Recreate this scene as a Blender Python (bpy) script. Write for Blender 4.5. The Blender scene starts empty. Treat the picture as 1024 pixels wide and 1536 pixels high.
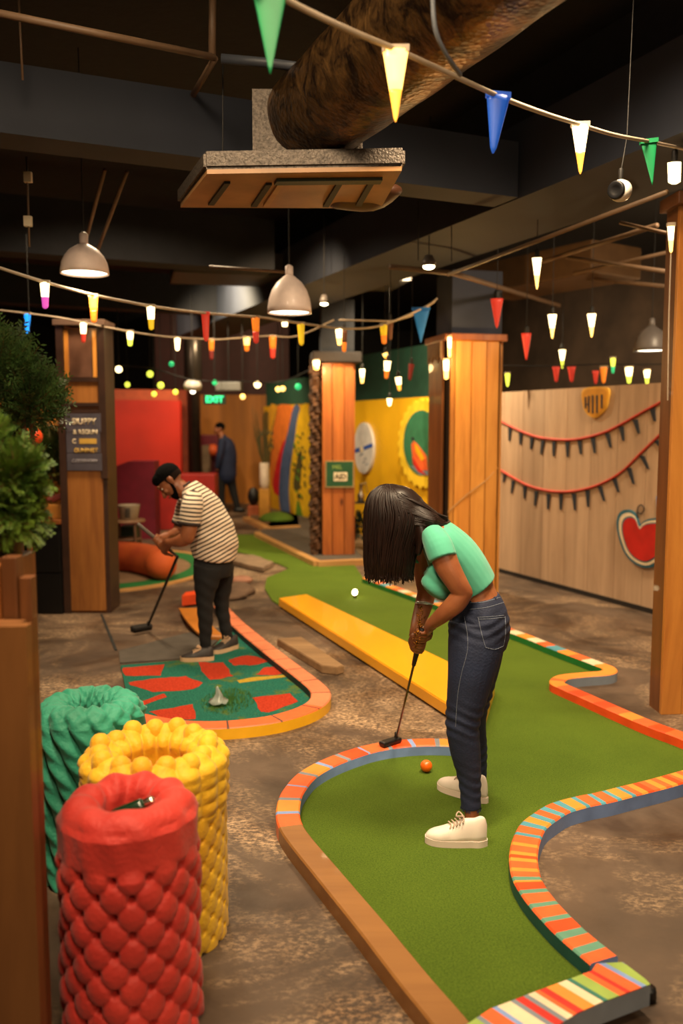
import bpy, bmesh, math, random
from mathutils import Vector, Matrix
from mathutils.geometry import tessellate_polygon
random.seed(7)
C = bpy.context.scene.collection
V = Vector
PI = math.pi
# ---------------------------------------------------------------- camera geometry
F = 1300.0
TH = math.atan(131 / F)
EYE = V((0, 0, 1.67))
FWD = V((0, math.cos(TH), -math.sin(TH)))
UPV = V((0, math.sin(TH), math.cos(TH)))
def ray(px, py):
    return FWD + V((1, 0, 0)) * ((px - 512) / F) + UPV * ((768 - py) / F)
def P(px, py, Y):
    r = ray(px, py); return EYE + r * (Y / r.y)
def G(px, py, z=0.0):
    r = ray(px, py); return EYE + r * ((z - EYE.z) / r.z)
def PL(px, py, p0, n):
    r = ray(px, py); return EYE + r * ((V(p0) - EYE).dot(n) / r.dot(n))
U = V((-.402, .916, 0)); W = V((.916, .402, 0)); Z = V((0, 0, 1))
cam_d = bpy.data.cameras.new('camera'); cam = bpy.data.objects.new('camera', cam_d); C.objects.link(cam)
cam.location = EYE; cam.rotation_euler = (PI / 2 - TH, 0, 0)
cam_d.sensor_fit = 'VERTICAL'; cam_d.sensor_height = 36; cam_d.lens = F / 1536 * 36
cam_d.clip_start = .05; cam_d.clip_end = 100
cam_d.dof.use_dof = True; cam_d.dof.focus_distance = 3.7; cam_d.dof.aperture_fstop = 1.5
bpy.context.scene.camera = cam
# ---------------------------------------------------------------- materials
def lin(c):
    if isinstance(c, str):
        c = [int(c[i:i + 2], 16) / 255 for i in (0, 2, 4)]
    return tuple(x / 12.92 if x <= .04045 else ((x + .055) / 1.055) ** 2.4 for x in c) + (1,)
MATS = {}
def new_mat(name):
    m = bpy.data.materials.new(name); m.use_nodes = True
    return m, m.node_tree.nodes, m.node_tree.links, m.node_tree.nodes['Principled BSDF']
def mat(name, col, rough=.6, metal=0, var=.12, scale=8, bump=0, bscale=60, coat=0, sheen=0, trans=0, stretch=(1, 1, 1), col2=None, spec=.5):
    if name in MATS: return MATS[name]
    m, N, L, b = new_mat(name)
    b.inputs['Roughness'].default_value = rough; b.inputs['Metallic'].default_value = metal
    b.inputs['Coat Weight'].default_value = coat; b.inputs['Sheen Weight'].default_value = sheen
    b.inputs['Transmission Weight'].default_value = trans
    b.inputs['Specular IOR Level'].default_value = spec
    tc = N.new('ShaderNodeTexCoord'); mp = N.new('ShaderNodeMapping'); mp.inputs['Scale'].default_value = stretch
    L.new(tc.outputs['Object'], mp.inputs['Vector'])
    n = N.new('ShaderNodeTexNoise'); n.inputs['Scale'].default_value = scale; n.inputs['Detail'].default_value = 5
    L.new(mp.outputs['Vector'], n.inputs['Vector'])
    r = N.new('ShaderNodeValToRGB'); c = lin(col)
    lo = tuple(x * (1 - var) for x in c[:3]) + (1,); hi = tuple(min(1, x * (1 + var)) for x in c[:3]) + (1,)
    if col2: lo, hi = c, lin(col2)
    r.color_ramp.elements[0].position = .35; r.color_ramp.elements[1].position = .65
    r.color_ramp.elements[0].color = lo; r.color_ramp.elements[1].color = hi
    L.new(n.outputs['Fac'], r.inputs['Fac']); L.new(r.outputs['Color'], b.inputs['Base Color'])
    if bump:
        n2 = N.new('ShaderNodeTexNoise'); n2.inputs['Scale'].default_value = bscale; n2.inputs['Detail'].default_value = 4
        L.new(mp.outputs['Vector'], n2.inputs['Vector'])
        bp = N.new('ShaderNodeBump'); bp.inputs['Strength'].default_value = bump; bp.inputs['Distance'].default_value = .01
        L.new(n2.outputs['Fac'], bp.inputs['Height']); L.new(bp.outputs['Normal'], b.inputs['Normal'])
    MATS[name] = m; return m
def wood(name, dark, light, axis='z', rough=.5, gs=9.0, coat=.1, knots=True):
    if name in MATS: return MATS[name]
    m, N, L, b = new_mat(name); b.inputs['Roughness'].default_value = rough; b.inputs['Coat Weight'].default_value = coat
    tc = N.new('ShaderNodeTexCoord'); mp = N.new('ShaderNodeMapping')
    s = [gs, gs, gs]; s['xyz'.index(axis)] = gs * .09; mp.inputs['Scale'].default_value = s
    at = N.new('ShaderNodeAttribute'); at.attribute_name = 'tint'
    ad = N.new('ShaderNodeVectorMath'); ad.operation = 'MULTIPLY_ADD'
    ad.inputs[1].default_value = (13.7, 13.7, 13.7)
    L.new(at.outputs['Fac'], ad.inputs[0]); L.new(tc.outputs['Object'], ad.inputs[2]); L.new(ad.outputs[0], mp.inputs['Vector'])
    n = N.new('ShaderNodeTexNoise'); n.inputs['Scale'].default_value = 1.5; n.inputs['Detail'].default_value = 8; n.inputs['Roughness'].default_value = .65; n.inputs['Distortion'].default_value = .6
    L.new(mp.outputs['Vector'], n.inputs['Vector'])
    r = N.new('ShaderNodeValToRGB'); r.color_ramp.elements[0].position = .3; r.color_ramp.elements[1].position = .7
    r.color_ramp.elements[0].color = lin(dark); r.color_ramp.elements[1].color = lin(light)
    L.new(n.outputs['Fac'], r.inputs['Fac'])
    # per plank brightness
    ml = N.new('ShaderNodeMath'); ml.operation = 'MULTIPLY_ADD'; ml.inputs[1].default_value = .45; ml.inputs[2].default_value = .78
    L.new(at.outputs['Fac'], ml.inputs[0])
    mx = N.new('ShaderNodeVectorMath'); mx.operation = 'SCALE'; L.new(r.outputs['Color'], mx.inputs[0]); L.new(ml.outputs[0], mx.inputs['Scale'])
    out = mx.outputs[0]
    if knots:
        vo = N.new('ShaderNodeTexVoronoi'); vo.inputs['Scale'].default_value = .55
        mp2 = N.new('ShaderNodeMapping'); s2 = [gs * .8] * 3; s2['xyz'.index(axis)] = gs * .35; mp2.inputs['Scale'].default_value = s2
        L.new(ad.outputs[0], mp2.inputs['Vector']); L.new(mp2.outputs['Vector'], vo.inputs['Vector'])
        r2 = N.new('ShaderNodeValToRGB'); r2.color_ramp.elements[0].position = .04; r2.color_ramp.elements[1].position = .11
        r2.color_ramp.elements[0].color = (.18, .12, .08, 1); r2.color_ramp.elements[1].color = (1, 1, 1, 1)
        L.new(vo.outputs['Distance'], r2.inputs['Fac'])
        m3 = N.new('ShaderNodeVectorMath'); m3.operation = 'MULTIPLY'; L.new(out, m3.inputs[0]); L.new(r2.outputs['Color'], m3.inputs[1]); out = m3.outputs[0]
    L.new(out, b.inputs['Base Color'])
    bp = N.new('ShaderNodeBump'); bp.inputs['Strength'].default_value = .25; bp.inputs['Distance'].default_value = .004
    L.new(n.outputs['Fac'], bp.inputs['Height']); L.new(bp.outputs['Normal'], b.inputs['Normal'])
    MATS[name] = m; return m
def glow(name, col, strength, base=None):
    if name in MATS: return MATS[name]
    m, N, L, b = new_mat(name); b.inputs['Base Color'].default_value = lin(base or col)
    b.inputs['Emission Color'].default_value = lin(col); b.inputs['Emission Strength'].default_value = strength
    b.inputs['Roughness'].default_value = .4
    MATS[name] = m; return m
def stripes(name, c1, c2, axis, period, duty=.5, phase=0., rough=.8):
    if name in MATS: return MATS[name]
    m, N, L, b = new_mat(name); b.inputs['Roughness'].default_value = rough; b.inputs['Sheen Weight'].default_value = .1
    tc = N.new('ShaderNodeTexCoord'); d = N.new('ShaderNodeVectorMath'); d.operation = 'DOT_PRODUCT'
    a = V(axis).normalized() / period; d.inputs[1].default_value = a
    L.new(tc.outputs['Object'], d.inputs[0])
    nz = N.new('ShaderNodeTexNoise'); nz.inputs['Scale'].default_value = 9; L.new(tc.outputs['Object'], nz.inputs['Vector'])
    ma = N.new('ShaderNodeMath'); ma.operation = 'MULTIPLY_ADD'; ma.inputs[1].default_value = .5; ma.inputs[2].default_value = phase
    L.new(nz.outputs['Fac'], ma.inputs[0])
    s = N.new('ShaderNodeMath'); s.operation = 'ADD'; L.new(d.outputs['Value'], s.inputs[0]); L.new(ma.outputs[0], s.inputs[1])
    f = N.new('ShaderNodeMath'); f.operation = 'FRACT'; L.new(s.outputs[0], f.inputs[0])
    r = N.new('ShaderNodeValToRGB'); r.color_ramp.interpolation = 'CONSTANT'
    r.color_ramp.elements[0].color = lin(c1); r.color_ramp.elements[1].color = lin(c2); r.color_ramp.elements[1].position = duty
    L.new(f.outputs[0], r.inputs['Fac']); L.new(r.outputs['Color'], b.inputs['Base Color'])
    MATS[name] = m; return m
# ---------------------------------------------------------------- object plumbing
def NB():
    bm = bmesh.new(); bm.faces.layers.float.new('tint'); return bm
def wloc(o):
    l = V((0, 0, 0))
    while o is not None:
        l = l + o.location; o = o.parent
    return l
def obj(name, bm, m, parent=None, smooth=False, origin=None, keep=False):
    """links a bmesh (world coordinates) as ONE mesh object"""
    me = bpy.data.meshes.new(name)
    if not keep: bmesh.ops.recalc_face_normals(bm, faces=bm.faces[:])
    bm.verts.ensure_lookup_table()
    if origin is None:
        if parent: origin = wloc(parent)
        else:
            xs = [v.co for v in bm.verts]
            origin = V(((min(c.x for c in xs) + max(c.x for c in xs)) / 2, (min(c.y for c in xs) + max(c.y for c in xs)) / 2, min(c.z for c in xs)))
    for v in bm.verts: v.co -= origin
    bm.to_mesh(me); bm.free()
    for mm in (m if isinstance(m, (list, tuple)) else [m]): me.materials.append(mm)
    if smooth:
        for p in me.polygons: p.use_smooth = True
    o = bpy.data.objects.new(name, me); C.objects.link(o)
    if parent:
        o.parent = parent; o.location = origin - wloc(parent)
    else: o.location = origin
    return o
def thing(name, label, cat, loc, group=None):
    o = bpy.data.objects.new(name, None); C.objects.link(o); o.location = V(loc); o.empty_display_size = .05
    return tag(o, label, cat, group)
def tag(o, label=None, cat=None, group=None, kind=None):
    if label: o['label'] = label
    if cat: o['category'] = cat
    if group: o['group'] = group
    if kind: o['kind'] = kind
    return o
def struct(name, bm, m, label=None, smooth=False):
    o = obj(name, bm, m, smooth=smooth); o['kind'] = 'structure'
    if label: o['label'] = label
    return o
def put(bm, verts, faces, mi=0, tint=0., smooth=False):
    lay = bm.faces.layers.float['tint']
    vs = [bm.verts.new(v) for v in verts]; out = []
    for f in faces:
        try: fc = bm.faces.new([vs[i] for i in f])
        except ValueError: continue
        fc.material_index = mi; fc[lay] = tint; fc.smooth = smooth; out.append(fc)
    return vs, out
def prism(bm, pts, h, mi=0, tint=0., side=None):
    """pts: list of world points (a planar loop), extruded by vector h"""
    n = len(pts); h = V(h)
    top = [V(p) + h for p in pts]
    vs = [V(p) for p in pts] + top
    if n > 4:
        tris = tessellate_polygon([[V(p) for p in pts]])
        fb = [tuple(t) for t in tris]; ft = [tuple(i + n for i in t) for t in tris]
    else: fb = [tuple(range(n))]; ft = [tuple(range(n, 2 * n))]
    put(bm, vs, fb + ft, mi, tint)
    bm.verts.ensure_lookup_table(); base = len(bm.verts) - 2 * n
    lay = bm.faces.layers.float['tint']
    for i in range(n):
        j = (i + 1) % n
        f = bm.faces.new([bm.verts[base + k] for k in (i, j, n + j, n + i)]); f.material_index = mi if side is None else side; f[lay] = tint
def box(bm, o, ex, ey, ez, mi=0, tint=0., bev=0):
    """corner/centre-bottom box: o is centre of base, ex/ey/ez full edge vectors"""
    o, ex, ey, ez = V(o), V(ex), V(ey), V(ez)
    if bev:
        b2 = NB(); box(b2, o, ex, ey, ez, mi, tint)
        bmesh.ops.recalc_face_normals(b2, faces=b2.faces[:])
        bmesh.ops.bevel(b2, geom=b2.edges[:], offset=bev, segments=2, profile=.6, affect='EDGES')
        merge(bm, b2, mi, tint); return
    p = [o - ex / 2 - ey / 2, o + ex / 2 - ey / 2, o + ex / 2 + ey / 2, o - ex / 2 + ey / 2]
    prism(bm, p, ez, mi, tint)
def merge(bm, b2, mi=None, tint=None):
    lay = bm.faces.layers.float['tint']; mp = {}
    for v in b2.verts: mp[v] = bm.verts.new(v.co)
    for f in b2.faces:
        try: g = bm.faces.new([mp[v] for v in f.verts])
        except ValueError: continue
        g.material_index = f.material_index if mi is None else mi; g.smooth = f.smooth
        if tint is not None: g[lay] = tint
    b2.free()
def abox(bm, x0, x1, y0, y1, z0, z1, **k):
    box(bm, ((x0 + x1) / 2, (y0 + y1) / 2, z0), (x1 - x0, 0, 0), (0, y1 - y0, 0), (0, 0, z1 - z0), **k)
def cr(pts, n=6, closed=False):
    """catmull-rom through tuples"""
    pts = [tuple(p) for p in pts]; out = []; N_ = len(pts)
    seg = N_ if closed else N_ - 1
    for i in range(seg):
        if closed: a, b, c, d = pts[(i - 1) % N_], pts[i], pts[(i + 1) % N_], pts[(i + 2) % N_]
        else: a, b, c, d = pts[max(i - 1, 0)], pts[i], pts[i + 1], pts[min(i + 2, N_ - 1)]
        for k in range(n):
            t = k / n
            out.append(tuple(.5 * (2 * q + (r - p) * t + (2 * p - 5 * q + 4 * r - s) * t * t + (3 * q - p - 3 * r + s) * t ** 3) for p, q, r, s in zip(a, b, c, d)))
    if not closed: out.append(pts[-1])
    return out
def tube(bm, pts, rad, seg=12, n=5, ref=(0, 1, 0), cap='round', mi=0, tint=0., smooth=True):
    """pts: world points; rad: radius or (a,b) per point, b along ref"""
    if not isinstance(rad, (list, tuple)): rad = [rad] * len(pts)
    rad = [r if isinstance(r, (list, tuple)) else (r, r) for r in rad]
    q = [tuple(p) + tuple(r) for p, r in zip(pts, rad)]
    if n > 1 and len(q) > 2: q = cr(q, n)
    elif n > 1: q = [tuple(a + (b - a) * i / n for a, b in zip(q[0], q[1])) for i in range(n + 1)]
    p = [V(x[:3]) for x in q]; r = [(max(x[3], 1e-4), max(x[4], 1e-4)) for x in q]
    ref = V(ref); rings = []
    def ring(c, t, a, b):
        s = ref - t * ref.dot(t)
        if s.length < .1: s = V((1, 0, 0)) - t * t.x
        s.normalize(); w = t.cross(s)
        return [c + w * (a * math.cos(2 * PI * k / seg)) + s * (b * math.sin(2 * PI * k / seg)) for k in range(seg)]
    T = []
    for i in range(len(p)):
        t = p[min(i + 1, len(p) - 1)] - p[max(i - 1, 0)]
        T.append(t.normalized() if t.length > 1e-9 else V((0, 0, 1)))
    if cap == 'round':
        for k in range(3, 0, -1):
            a = k * PI / 6.5; m_ = min(r[0]); rings.append(ring(p[0] - T[0] * m_ * math.sin(a), T[0], r[0][0] * math.cos(a), r[0][1] * math.cos(a)))
    for i in range(len(p)): rings.append(ring(p[i], T[i], *r[i]))
    if cap == 'round':
        for k in range(1, 4):
            a = k * PI / 6.5; m_ = min(r[-1]); rings.append(ring(p[-1] + T[-1] * m_ * math.sin(a), T[-1], r[-1][0] * math.cos(a), r[-1][1] * math.cos(a)))
    vs = [v for rg in rings for v in rg]; fs = []
    for i in range(len(rings) - 1):
        for k in range(seg):
            fs.append((i * seg + k, i * seg + (k + 1) % seg, (i + 1) * seg + (k + 1) % seg, (i + 1) * seg + k))
    if cap: fs.append(tuple(range(seg))[::-1]); fs.append(tuple(range((len(rings) - 1) * seg, len(rings) * seg)))
    put(bm, vs, fs, mi, tint, smooth)
def ball(bm, c, r, seg=16, rot=None, mi=0, smooth=True):
    c = V(c); r = r if isinstance(r, (tuple, list)) else (r, r, r)
    vs = []; fs = []; rings = seg // 2
    for i in range(1, rings):
        a = PI * i / rings
        for k in range(seg):
            v = V((r[0] * math.sin(a) * math.cos(2 * PI * k / seg), r[1] * math.sin(a) * math.sin(2 * PI * k / seg), r[2] * math.cos(a)))
            vs.append(c + (rot @ v if rot else v))
    t = V((0, 0, r[2])); t = rot @ t if rot else t
    vs += [c + t, c - t]; n = len(vs)
    for i in range(rings - 2):
        for k in range(seg):
            fs.append((i * seg + k, (i + 1) * seg + k, (i + 1) * seg + (k + 1) % seg, i * seg + (k + 1) % seg))
    for k in range(seg):
        fs.append((n - 2, k, (k + 1) % seg)); fs.append((n - 1, (rings - 2) * seg + (k + 1) % seg, (rings - 2) * seg + k))
    put(bm, vs, fs, mi, 0, smooth)
def lathe(bm, c, prof, seg=32, axis=Z, mi=0, tint=0., smooth=True, closed=False):
    """prof: (radius, height along axis)"""
    c = V(c); axis = V(axis).normalized(); a = axis.orthogonal().normalized(); b = axis.cross(a)
    vs = []; fs = []
    for (r, h) in prof:
        for k in range(seg):
            t = 2 * PI * k / seg; vs.append(c + axis * h + (a * math.cos(t) + b * math.sin(t)) * max(r, 1e-4))
    n = len(prof)
    for i in range(n - 1 + (1 if closed else 0)):
        for k in range(seg):
            j = (i + 1) % n
            fs.append((i * seg + k, i * seg + (k + 1) % seg, j * seg + (k + 1) % seg, j * seg + k))
    if not closed:
        fs.append(tuple(range(seg))[::-1]); fs.append(tuple(range((n - 1) * seg, n * seg)))
    put(bm, vs, fs, mi, tint, smooth)
def remesh(bm, voxel, smooth=4, factor=.5):
    """fuses overlapping closed shapes into one continuous skin"""
    me = bpy.data.meshes.new('t'); bm.to_mesh(me); bm.free()
    o = bpy.data.objects.new('t', me); C.objects.link(o)
    md = o.modifiers.new('r', 'REMESH'); md.mode = 'VOXEL'; md.voxel_size = voxel
    if smooth:
        s = o.modifiers.new('s', 'SMOOTH'); s.iterations = smooth; s.factor = factor
    dg = bpy.context.evaluated_depsgraph_get(); me2 = bpy.data.meshes.new_from_object(o.evaluated_get(dg))
    b = NB(); b.from_mesh(me2)
    bpy.data.objects.remove(o); bpy.data.meshes.remove(me); bpy.data.meshes.remove(me2)
    for f in b.faces: f.smooth = True
    return b
def text_bm(bm, s, c, ex, ey, size, depth=.002, mi=0, bold=0.0, xs=1.0):
    """flat raised lettering centred on c; ex reading direction, ey up"""
    cu = bpy.data.curves.new('t', 'FONT'); cu.body = s; cu.size = size; cu.align_x = 'CENTER'; cu.align_y = 'CENTER'; cu.offset = bold; cu.extrude = 0; cu.resolution_u = 3
    o = bpy.data.objects.new('t', cu); C.objects.link(o)
    dg = bpy.context.evaluated_depsgraph_get(); me = bpy.data.meshes.new_from_object(o.evaluated_get(dg))
    bpy.data.objects.remove(o)
    ex, ey = V(ex).normalized(), V(ey).normalized(); n = ex.cross(ey)
    b2 = bmesh.new(); b2.from_mesh(me); bpy.data.meshes.remove(me); b2.faces.layers.float.new('tint')
    bmesh.ops.remove_doubles(b2, verts=b2.verts[:], dist=1e-5)
    g = bmesh.ops.extrude_face_region(b2, geom=b2.faces[:])
    for v in g['geom']:
        if isinstance(v, bmesh.types.BMVert): v.co.z += depth
    for v in b2.verts: v.co = V(c) + ex * (v.co.x * xs) + ey * v.co.y + n * v.co.z
    merge(bm, b2, mi)
# palette
M_steel = mat('brushed_steel', '9a8f86', .3, 1, .1)
M_black = mat('black_rubber', '101012', .45, 0, .2)
M_cord = mat('dark_cable', '171310', .6)
M_whitecord = mat('pale_cable', 'b9a58e', .6)
# ================================================================ SETTING
def floor_mat():
    m, N, L, b = new_mat('worn_concrete'); b.inputs['Roughness'].default_value = .55
    tc = N.new('ShaderNodeTexCoord')
    def noise(s, d, r, dist=0, st=(1, 1, 1), off=0):
        mp = N.new('ShaderNodeMapping'); mp.inputs['Scale'].default_value = st; mp.inputs['Location'].default_value = (off, off, 0); L.new(tc.outputs['Object'], mp.inputs['Vector'])
        n = N.new('ShaderNodeTexNoise'); n.inputs['Scale'].default_value = s; n.inputs['Detail'].default_value = d; n.inputs['Roughness'].default_value = r; n.inputs['Distortion'].default_value = dist
        L.new(mp.outputs['Vector'], n.inputs['Vector']); return n.outputs['Fac']
    def ramp(f, a, b_, ca, cb):
        r = N.new('ShaderNodeValToRGB'); r.color_ramp.elements[0].position = a; r.color_ramp.elements[1].position = b_
        r.color_ramp.elements[0].color = ca; r.color_ramp.elements[1].color = cb; L.new(f, r.inputs['Fac']); return r.outputs['Color']
    base = ramp(noise(1.1, 6, .6, .3), .25, .75, lin('43362b'), lin('6a5544'))
    fleck = ramp(noise(42, 8, .75, .2, (1, 1.6, 1)), .45, .62, (0, 0, 0, 1), (1, 1, 1, 1))
    patch = ramp(noise(.95, 5, .66, .8, (1, 1, 1), 3.3), .47, .62, (0, 0, 0, 1), (1, 1, 1, 1))
    mu = N.new('ShaderNodeMath'); mu.operation = 'MULTIPLY'; L.new(fleck, mu.inputs[0]); L.new(patch, mu.inputs[1])
    mx = N.new('ShaderNodeMix'); mx.data_type = 'RGBA'; L.new(mu.outputs[0], mx.inputs['Factor']); L.new(base, mx.inputs['A']); mx.inputs['B'].default_value = lin('c9a883')
    stain = ramp(noise(1.7, 5, .6, 1, (1, 1, 1), 9.1), .34, .55, lin('b0a294'), (1, 1, 1, 1))
    m2 = N.new('ShaderNodeMix'); m2.data_type = 'RGBA'; m2.blend_type = 'MULTIPLY'; m2.inputs['Factor'].default_value = 1
    L.new(mx.outputs['Result'], m2.inputs['A']); L.new(stain, m2.inputs['B'])
    L.new(m2.outputs['Result'], b.inputs['Base Color'])
    bp = N.new('ShaderNodeBump'); bp.inputs['Strength'].default_value = .25; bp.inputs['Distance'].default_value = .004
    L.new(noise(60, 5, .6), bp.inputs['Height']); L.new(bp.outputs['Normal'], b.inputs['Normal'])
    rr = ramp(noise(3, 4, .6), .3, .7, (.42,) * 3 + (1,), (.75,) * 3 + (1,)); L.new(rr, b.inputs['Roughness'])
    return m
M_floor = floor_mat()
bm = NB(); abox(bm, -7, 9, -3, 22, -.1, 0); struct('floor', bm, M_floor)
M_ceil = mat('ceiling_black', '1a1a1e', .9, bump=.3, bscale=20)
bm = NB(); abox(bm, -7, 9, -3, 22, 4.0, 4.1); struct('ceiling', bm, M_ceil)
M_dwall = mat('dark_wall', '1d1816', .9)
bm = NB(); abox(bm, -7.1, -7, -3, 22, 0, 4); struct('wall_left', bm, M_dwall)
bm = NB(); abox(bm, 9, 9.1, -3, 22, 0, 4); struct('wall_right', bm, M_dwall)
bm = NB(); abox(bm, -7, 9, -3.1, -3, 0, 4); struct('wall_rear', bm, mat('warm_wall', '6b5440', .9))
bm = NB(); abox(bm, -7, 9, 22, 22.1, 0, 4); struct('wall_far', bm, M_dwall)
# beams
M_beam = mat('blue_black_paint', '2a2e3a', .75, var=.1, scale=3)
A0 = V((1.72, 4.38, 0)); B0 = V((1.72, 4.38, 0)) + W * .78
bm = NB()
p = [A0 - U * 7, B0 - U * 7, B0 + U * 11, A0 + U * 11]
prism(bm, [q + Z * 3.11 for q in p], Z * .47)
struct('trim_1', bm, M_beam, 'long dark blue ceiling beam above the wooden pillars')
bm = NB(); p = [A0 - U * 7 + W * .25, B0 - U * 7 - W * .1, B0 + U * 11 - W * .1, A0 + U * 11 + W * .25]
prism(bm, [q + Z * 3.58 for q in p], Z * .42)
struct('trim_2', bm, M_ceil, 'dark upstand between the long beam and the ceiling')
bm = NB(); c0 = V((-1.74, 4.43, 0)) - W * 5.5; c1 = V((1.14, 5.70, 0)) - W*.02
prism(bm, [q + Z * 3.11 for q in (c0, c1, c1 + U * .27, c0 + U * .27)], Z * .34)
struct('trim_3', bm, M_beam, 'dark cross beam running left from the long beam')
for i, yy in enumerate((9.2, 13.0)):
    bm = NB(); c0 = V((-3.6, yy - 1.6, 0)) - W * 3; c1 = c0 + W * (6.2 + 0*i)
    prism(bm, [q + Z * 3.2 for q in (c0, c1, c1 + U * .3, c0 + U * .3)], Z * .5)
    struct('trim_%d' % (4 + i), bm, M_ceil, 'dark cross beam deep in the room')
# right partition + yellow wall + mural share one plane
R0 = V((2.74, 7.6, 0))
def onwall(px, py): return PL(px, py, R0, W)
def wall_t(px): # distance along U of where a pixel column meets the wall base
    q = onwall(px, 700); return (q - R0).dot(U)
def wall_box(name, t0, t1, z0, z1, th, m, off=0.):
    bm = NB(); a = R0 + U * t0 + W * off; b = R0 + U * t1 + W * off
    prism(bm, [q + Z * z0 for q in (a, b, b + W * th, a + W * th)], Z * (z1 - z0))
    return bm
t_split = wall_t(655); t_mural = wall_t(470)
t_far = (V((-1.9, 17.2, 0)) - R0).dot(U)
M_board = wood('pale_boarding', 'a38468', 'c7a585', 'z', .6, 5, 0, False)
bm = NB(); t = -3.6; k = 0
while t < t_split - .01:
    w = min(.37, t_split - t); a = R0 + U * (t + .003); b = R0 + U * (t + w - .003)
    prism(bm, [q + Z * .03 for q in (a, b, b + W * .03, a + W * .03)], Z * 2.0, tint=random.random() * .5 + .2); t += w
a = R0 + U * -3.6 + W * .028; b = R0 + U * t_split + W * .028
prism(bm, [a, b, b + W * .05, a + W * .05], Z * 2.0, mi=1)
struct('wall_east', bm, [M_board, mat('partition_core', '2a2018', .9)], 'pale wooden board partition on the right')
bm = NB(); a = R0 + U * -3.6; b = R0 + U * t_split
prism(bm, [a, b, b - W * .012, a - W * .012], Z * .045); struct('baseboard_east', bm, mat('baseboard_black', '17120f', .6))
M_yel = mat('yellow_paint', 'e0a80e', .55, var=.06, scale=2)
bm = wall_box('y', t_split, t_mural, 0, 2.03, .08, M_yel); struct('wall_yellow', bm, M_yel)
M_dgreen = mat('dark_green_paint', '1d4434', .7)
bm = wall_box('g', t_split, t_mural + .2, 2.03, 2.75, .08, M_dgreen, .25); struct('wall_green', bm, M_dgreen)
bm = wall_box('m', t_mural, t_far, 0, 2.03, .08, M_yel); struct('wall_mural', bm, mat('mural_ground', 'dba813', .6, var=.25, scale=3, col2='c98a12'))
bm = wall_box('g', t_mural+.2, t_far, 2.03, 2.5, .08, M_dgreen, .05); struct('wall_green_far', bm, M_dgreen)
# far walls
M_orange = mat('ochre_paint', 'a8640f', .6, var=.15, scale=1.5, stretch=(4, 4, .5))
bm = NB(); abox(bm, -3.9, -1.1, 18.4, 18.5, 0, 2.3); struct('wall_ochre', bm, M_orange)
bm = NB(); abox(bm, -3.9, -1.1, 18.38, 18.5, 2.3, 4); struct('wall_ochre_top', bm, mat('maroon_paint', '3a1210', .7))
M_red = mat('red_paint', 'cc2a18', .5, var=.1, scale=1.5)
bm = NB(); a = P(150, 700, 14.6); b = P(271, 700, 15.6)
prism(bm, [V((a.x - 2, a.y - .2, 0)), V((b.x, b.y, 0)), V((b.x, b.y + .2, 0)), V((a.x - 2, a.y, 0))], Z * 2.1)
struct('wall_red', bm, M_red)
bm = NB(); prism(bm, [V((a.x - 2, a.y + .4, 0)), V((b.x+.1, b.y + .4, 0)), V((b.x+.1, b.y + .6, 0)), V((a.x - 2, a.y + .6, 0))], Z * 2.3)
struct('wall_salmon', bm, mat('salmon_paint', 'b9532f', .6))
bm = NB(); a = R0 + U * -4 + W * 3.2; b_ = R0 + U * 9 + W * 3.2
prism(bm, [a, b_, b_ + W * .1, a + W * .1], Z * 4.0); struct('wall_back_east', bm, mat('brown_back_wall', '4a382a', .85, var=.3, scale=2))
# ================================================================ COURSE
M_turf = None
def turf_mat():
    m, N, L, b = new_mat('putting_turf'); b.inputs['Roughness'].default_value = .95; b.inputs['Specular IOR Level'].default_value = .15; b.inputs['Sheen Weight'].default_value = .25
    b.inputs['Sheen Tint'].default_value = lin('a8a83c')
    tc = N.new('ShaderNodeTexCoord')
    n = N.new('ShaderNodeTexNoise'); n.inputs['Scale'].default_value = 160; n.inputs['Detail'].default_value = 5; n.inputs['Roughness'].default_value = .8
    n1 = N.new('ShaderNodeTexNoise'); n1.inputs['Scale'].default_value = 2.2; n1.inputs['Detail'].default_value = 4
    L.new(tc.outputs['Object'], n.inputs['Vector']); L.new(tc.outputs['Object'], n1.inputs['Vector'])
    r = N.new('ShaderNodeValToRGB'); r.color_ramp.elements[0].position = .3; r.color_ramp.elements[1].position = .72
    r.color_ramp.elements[0].color = lin('24400f'); r.color_ramp.elements[1].color = lin('647f28')
    L.new(n.outputs['Fac'], r.inputs['Fac'])
    r1 = N.new('ShaderNodeValToRGB'); r1.color_ramp.elements[0].position = .3; r1.color_ramp.elements[1].position = .7
    r1.color_ramp.elements[0].color = (.82, .86, .8, 1); r1.color_ramp.elements[1].color = (1.1, 1.08, 1, 1)
    L.new(n1.outputs['Fac'], r1.inputs['Fac'])
    mx = N.new('ShaderNodeVectorMath'); mx.operation = 'MULTIPLY'; L.new(r.outputs['Color'], mx.inputs[0]); L.new(r1.outputs['Color'], mx.inputs[1])
    L.new(mx.outputs[0], b.inputs['Base Color'])
    bp = N.new('ShaderNodeBump'); bp.inputs['Strength'].default_value = .9; bp.inputs['Distance'].default_value = .006
    L.new(n.outputs['Fac'], bp.inputs['Height']); L.new(bp.outputs['Normal'], b.inputs['Normal'])
    return m
M_turf = turf_mat()
zc = .065
A_px = [(705, 1575), (681, 1540), (660, 1514), (628.5, 1477), (593, 1433), (558, 1389), (523, 1347), (488, 1305), (453, 1263), (437, 1240), (431.5, 1220), (435, 1196), (444, 1180), (458, 1164), (476, 1152), (495, 1142.6), (519.5, 1133), (548, 1124), (576, 1118), (604, 1114.5), (632, 1112.7), (660, 1112.7), (690, 1114)]
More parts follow.
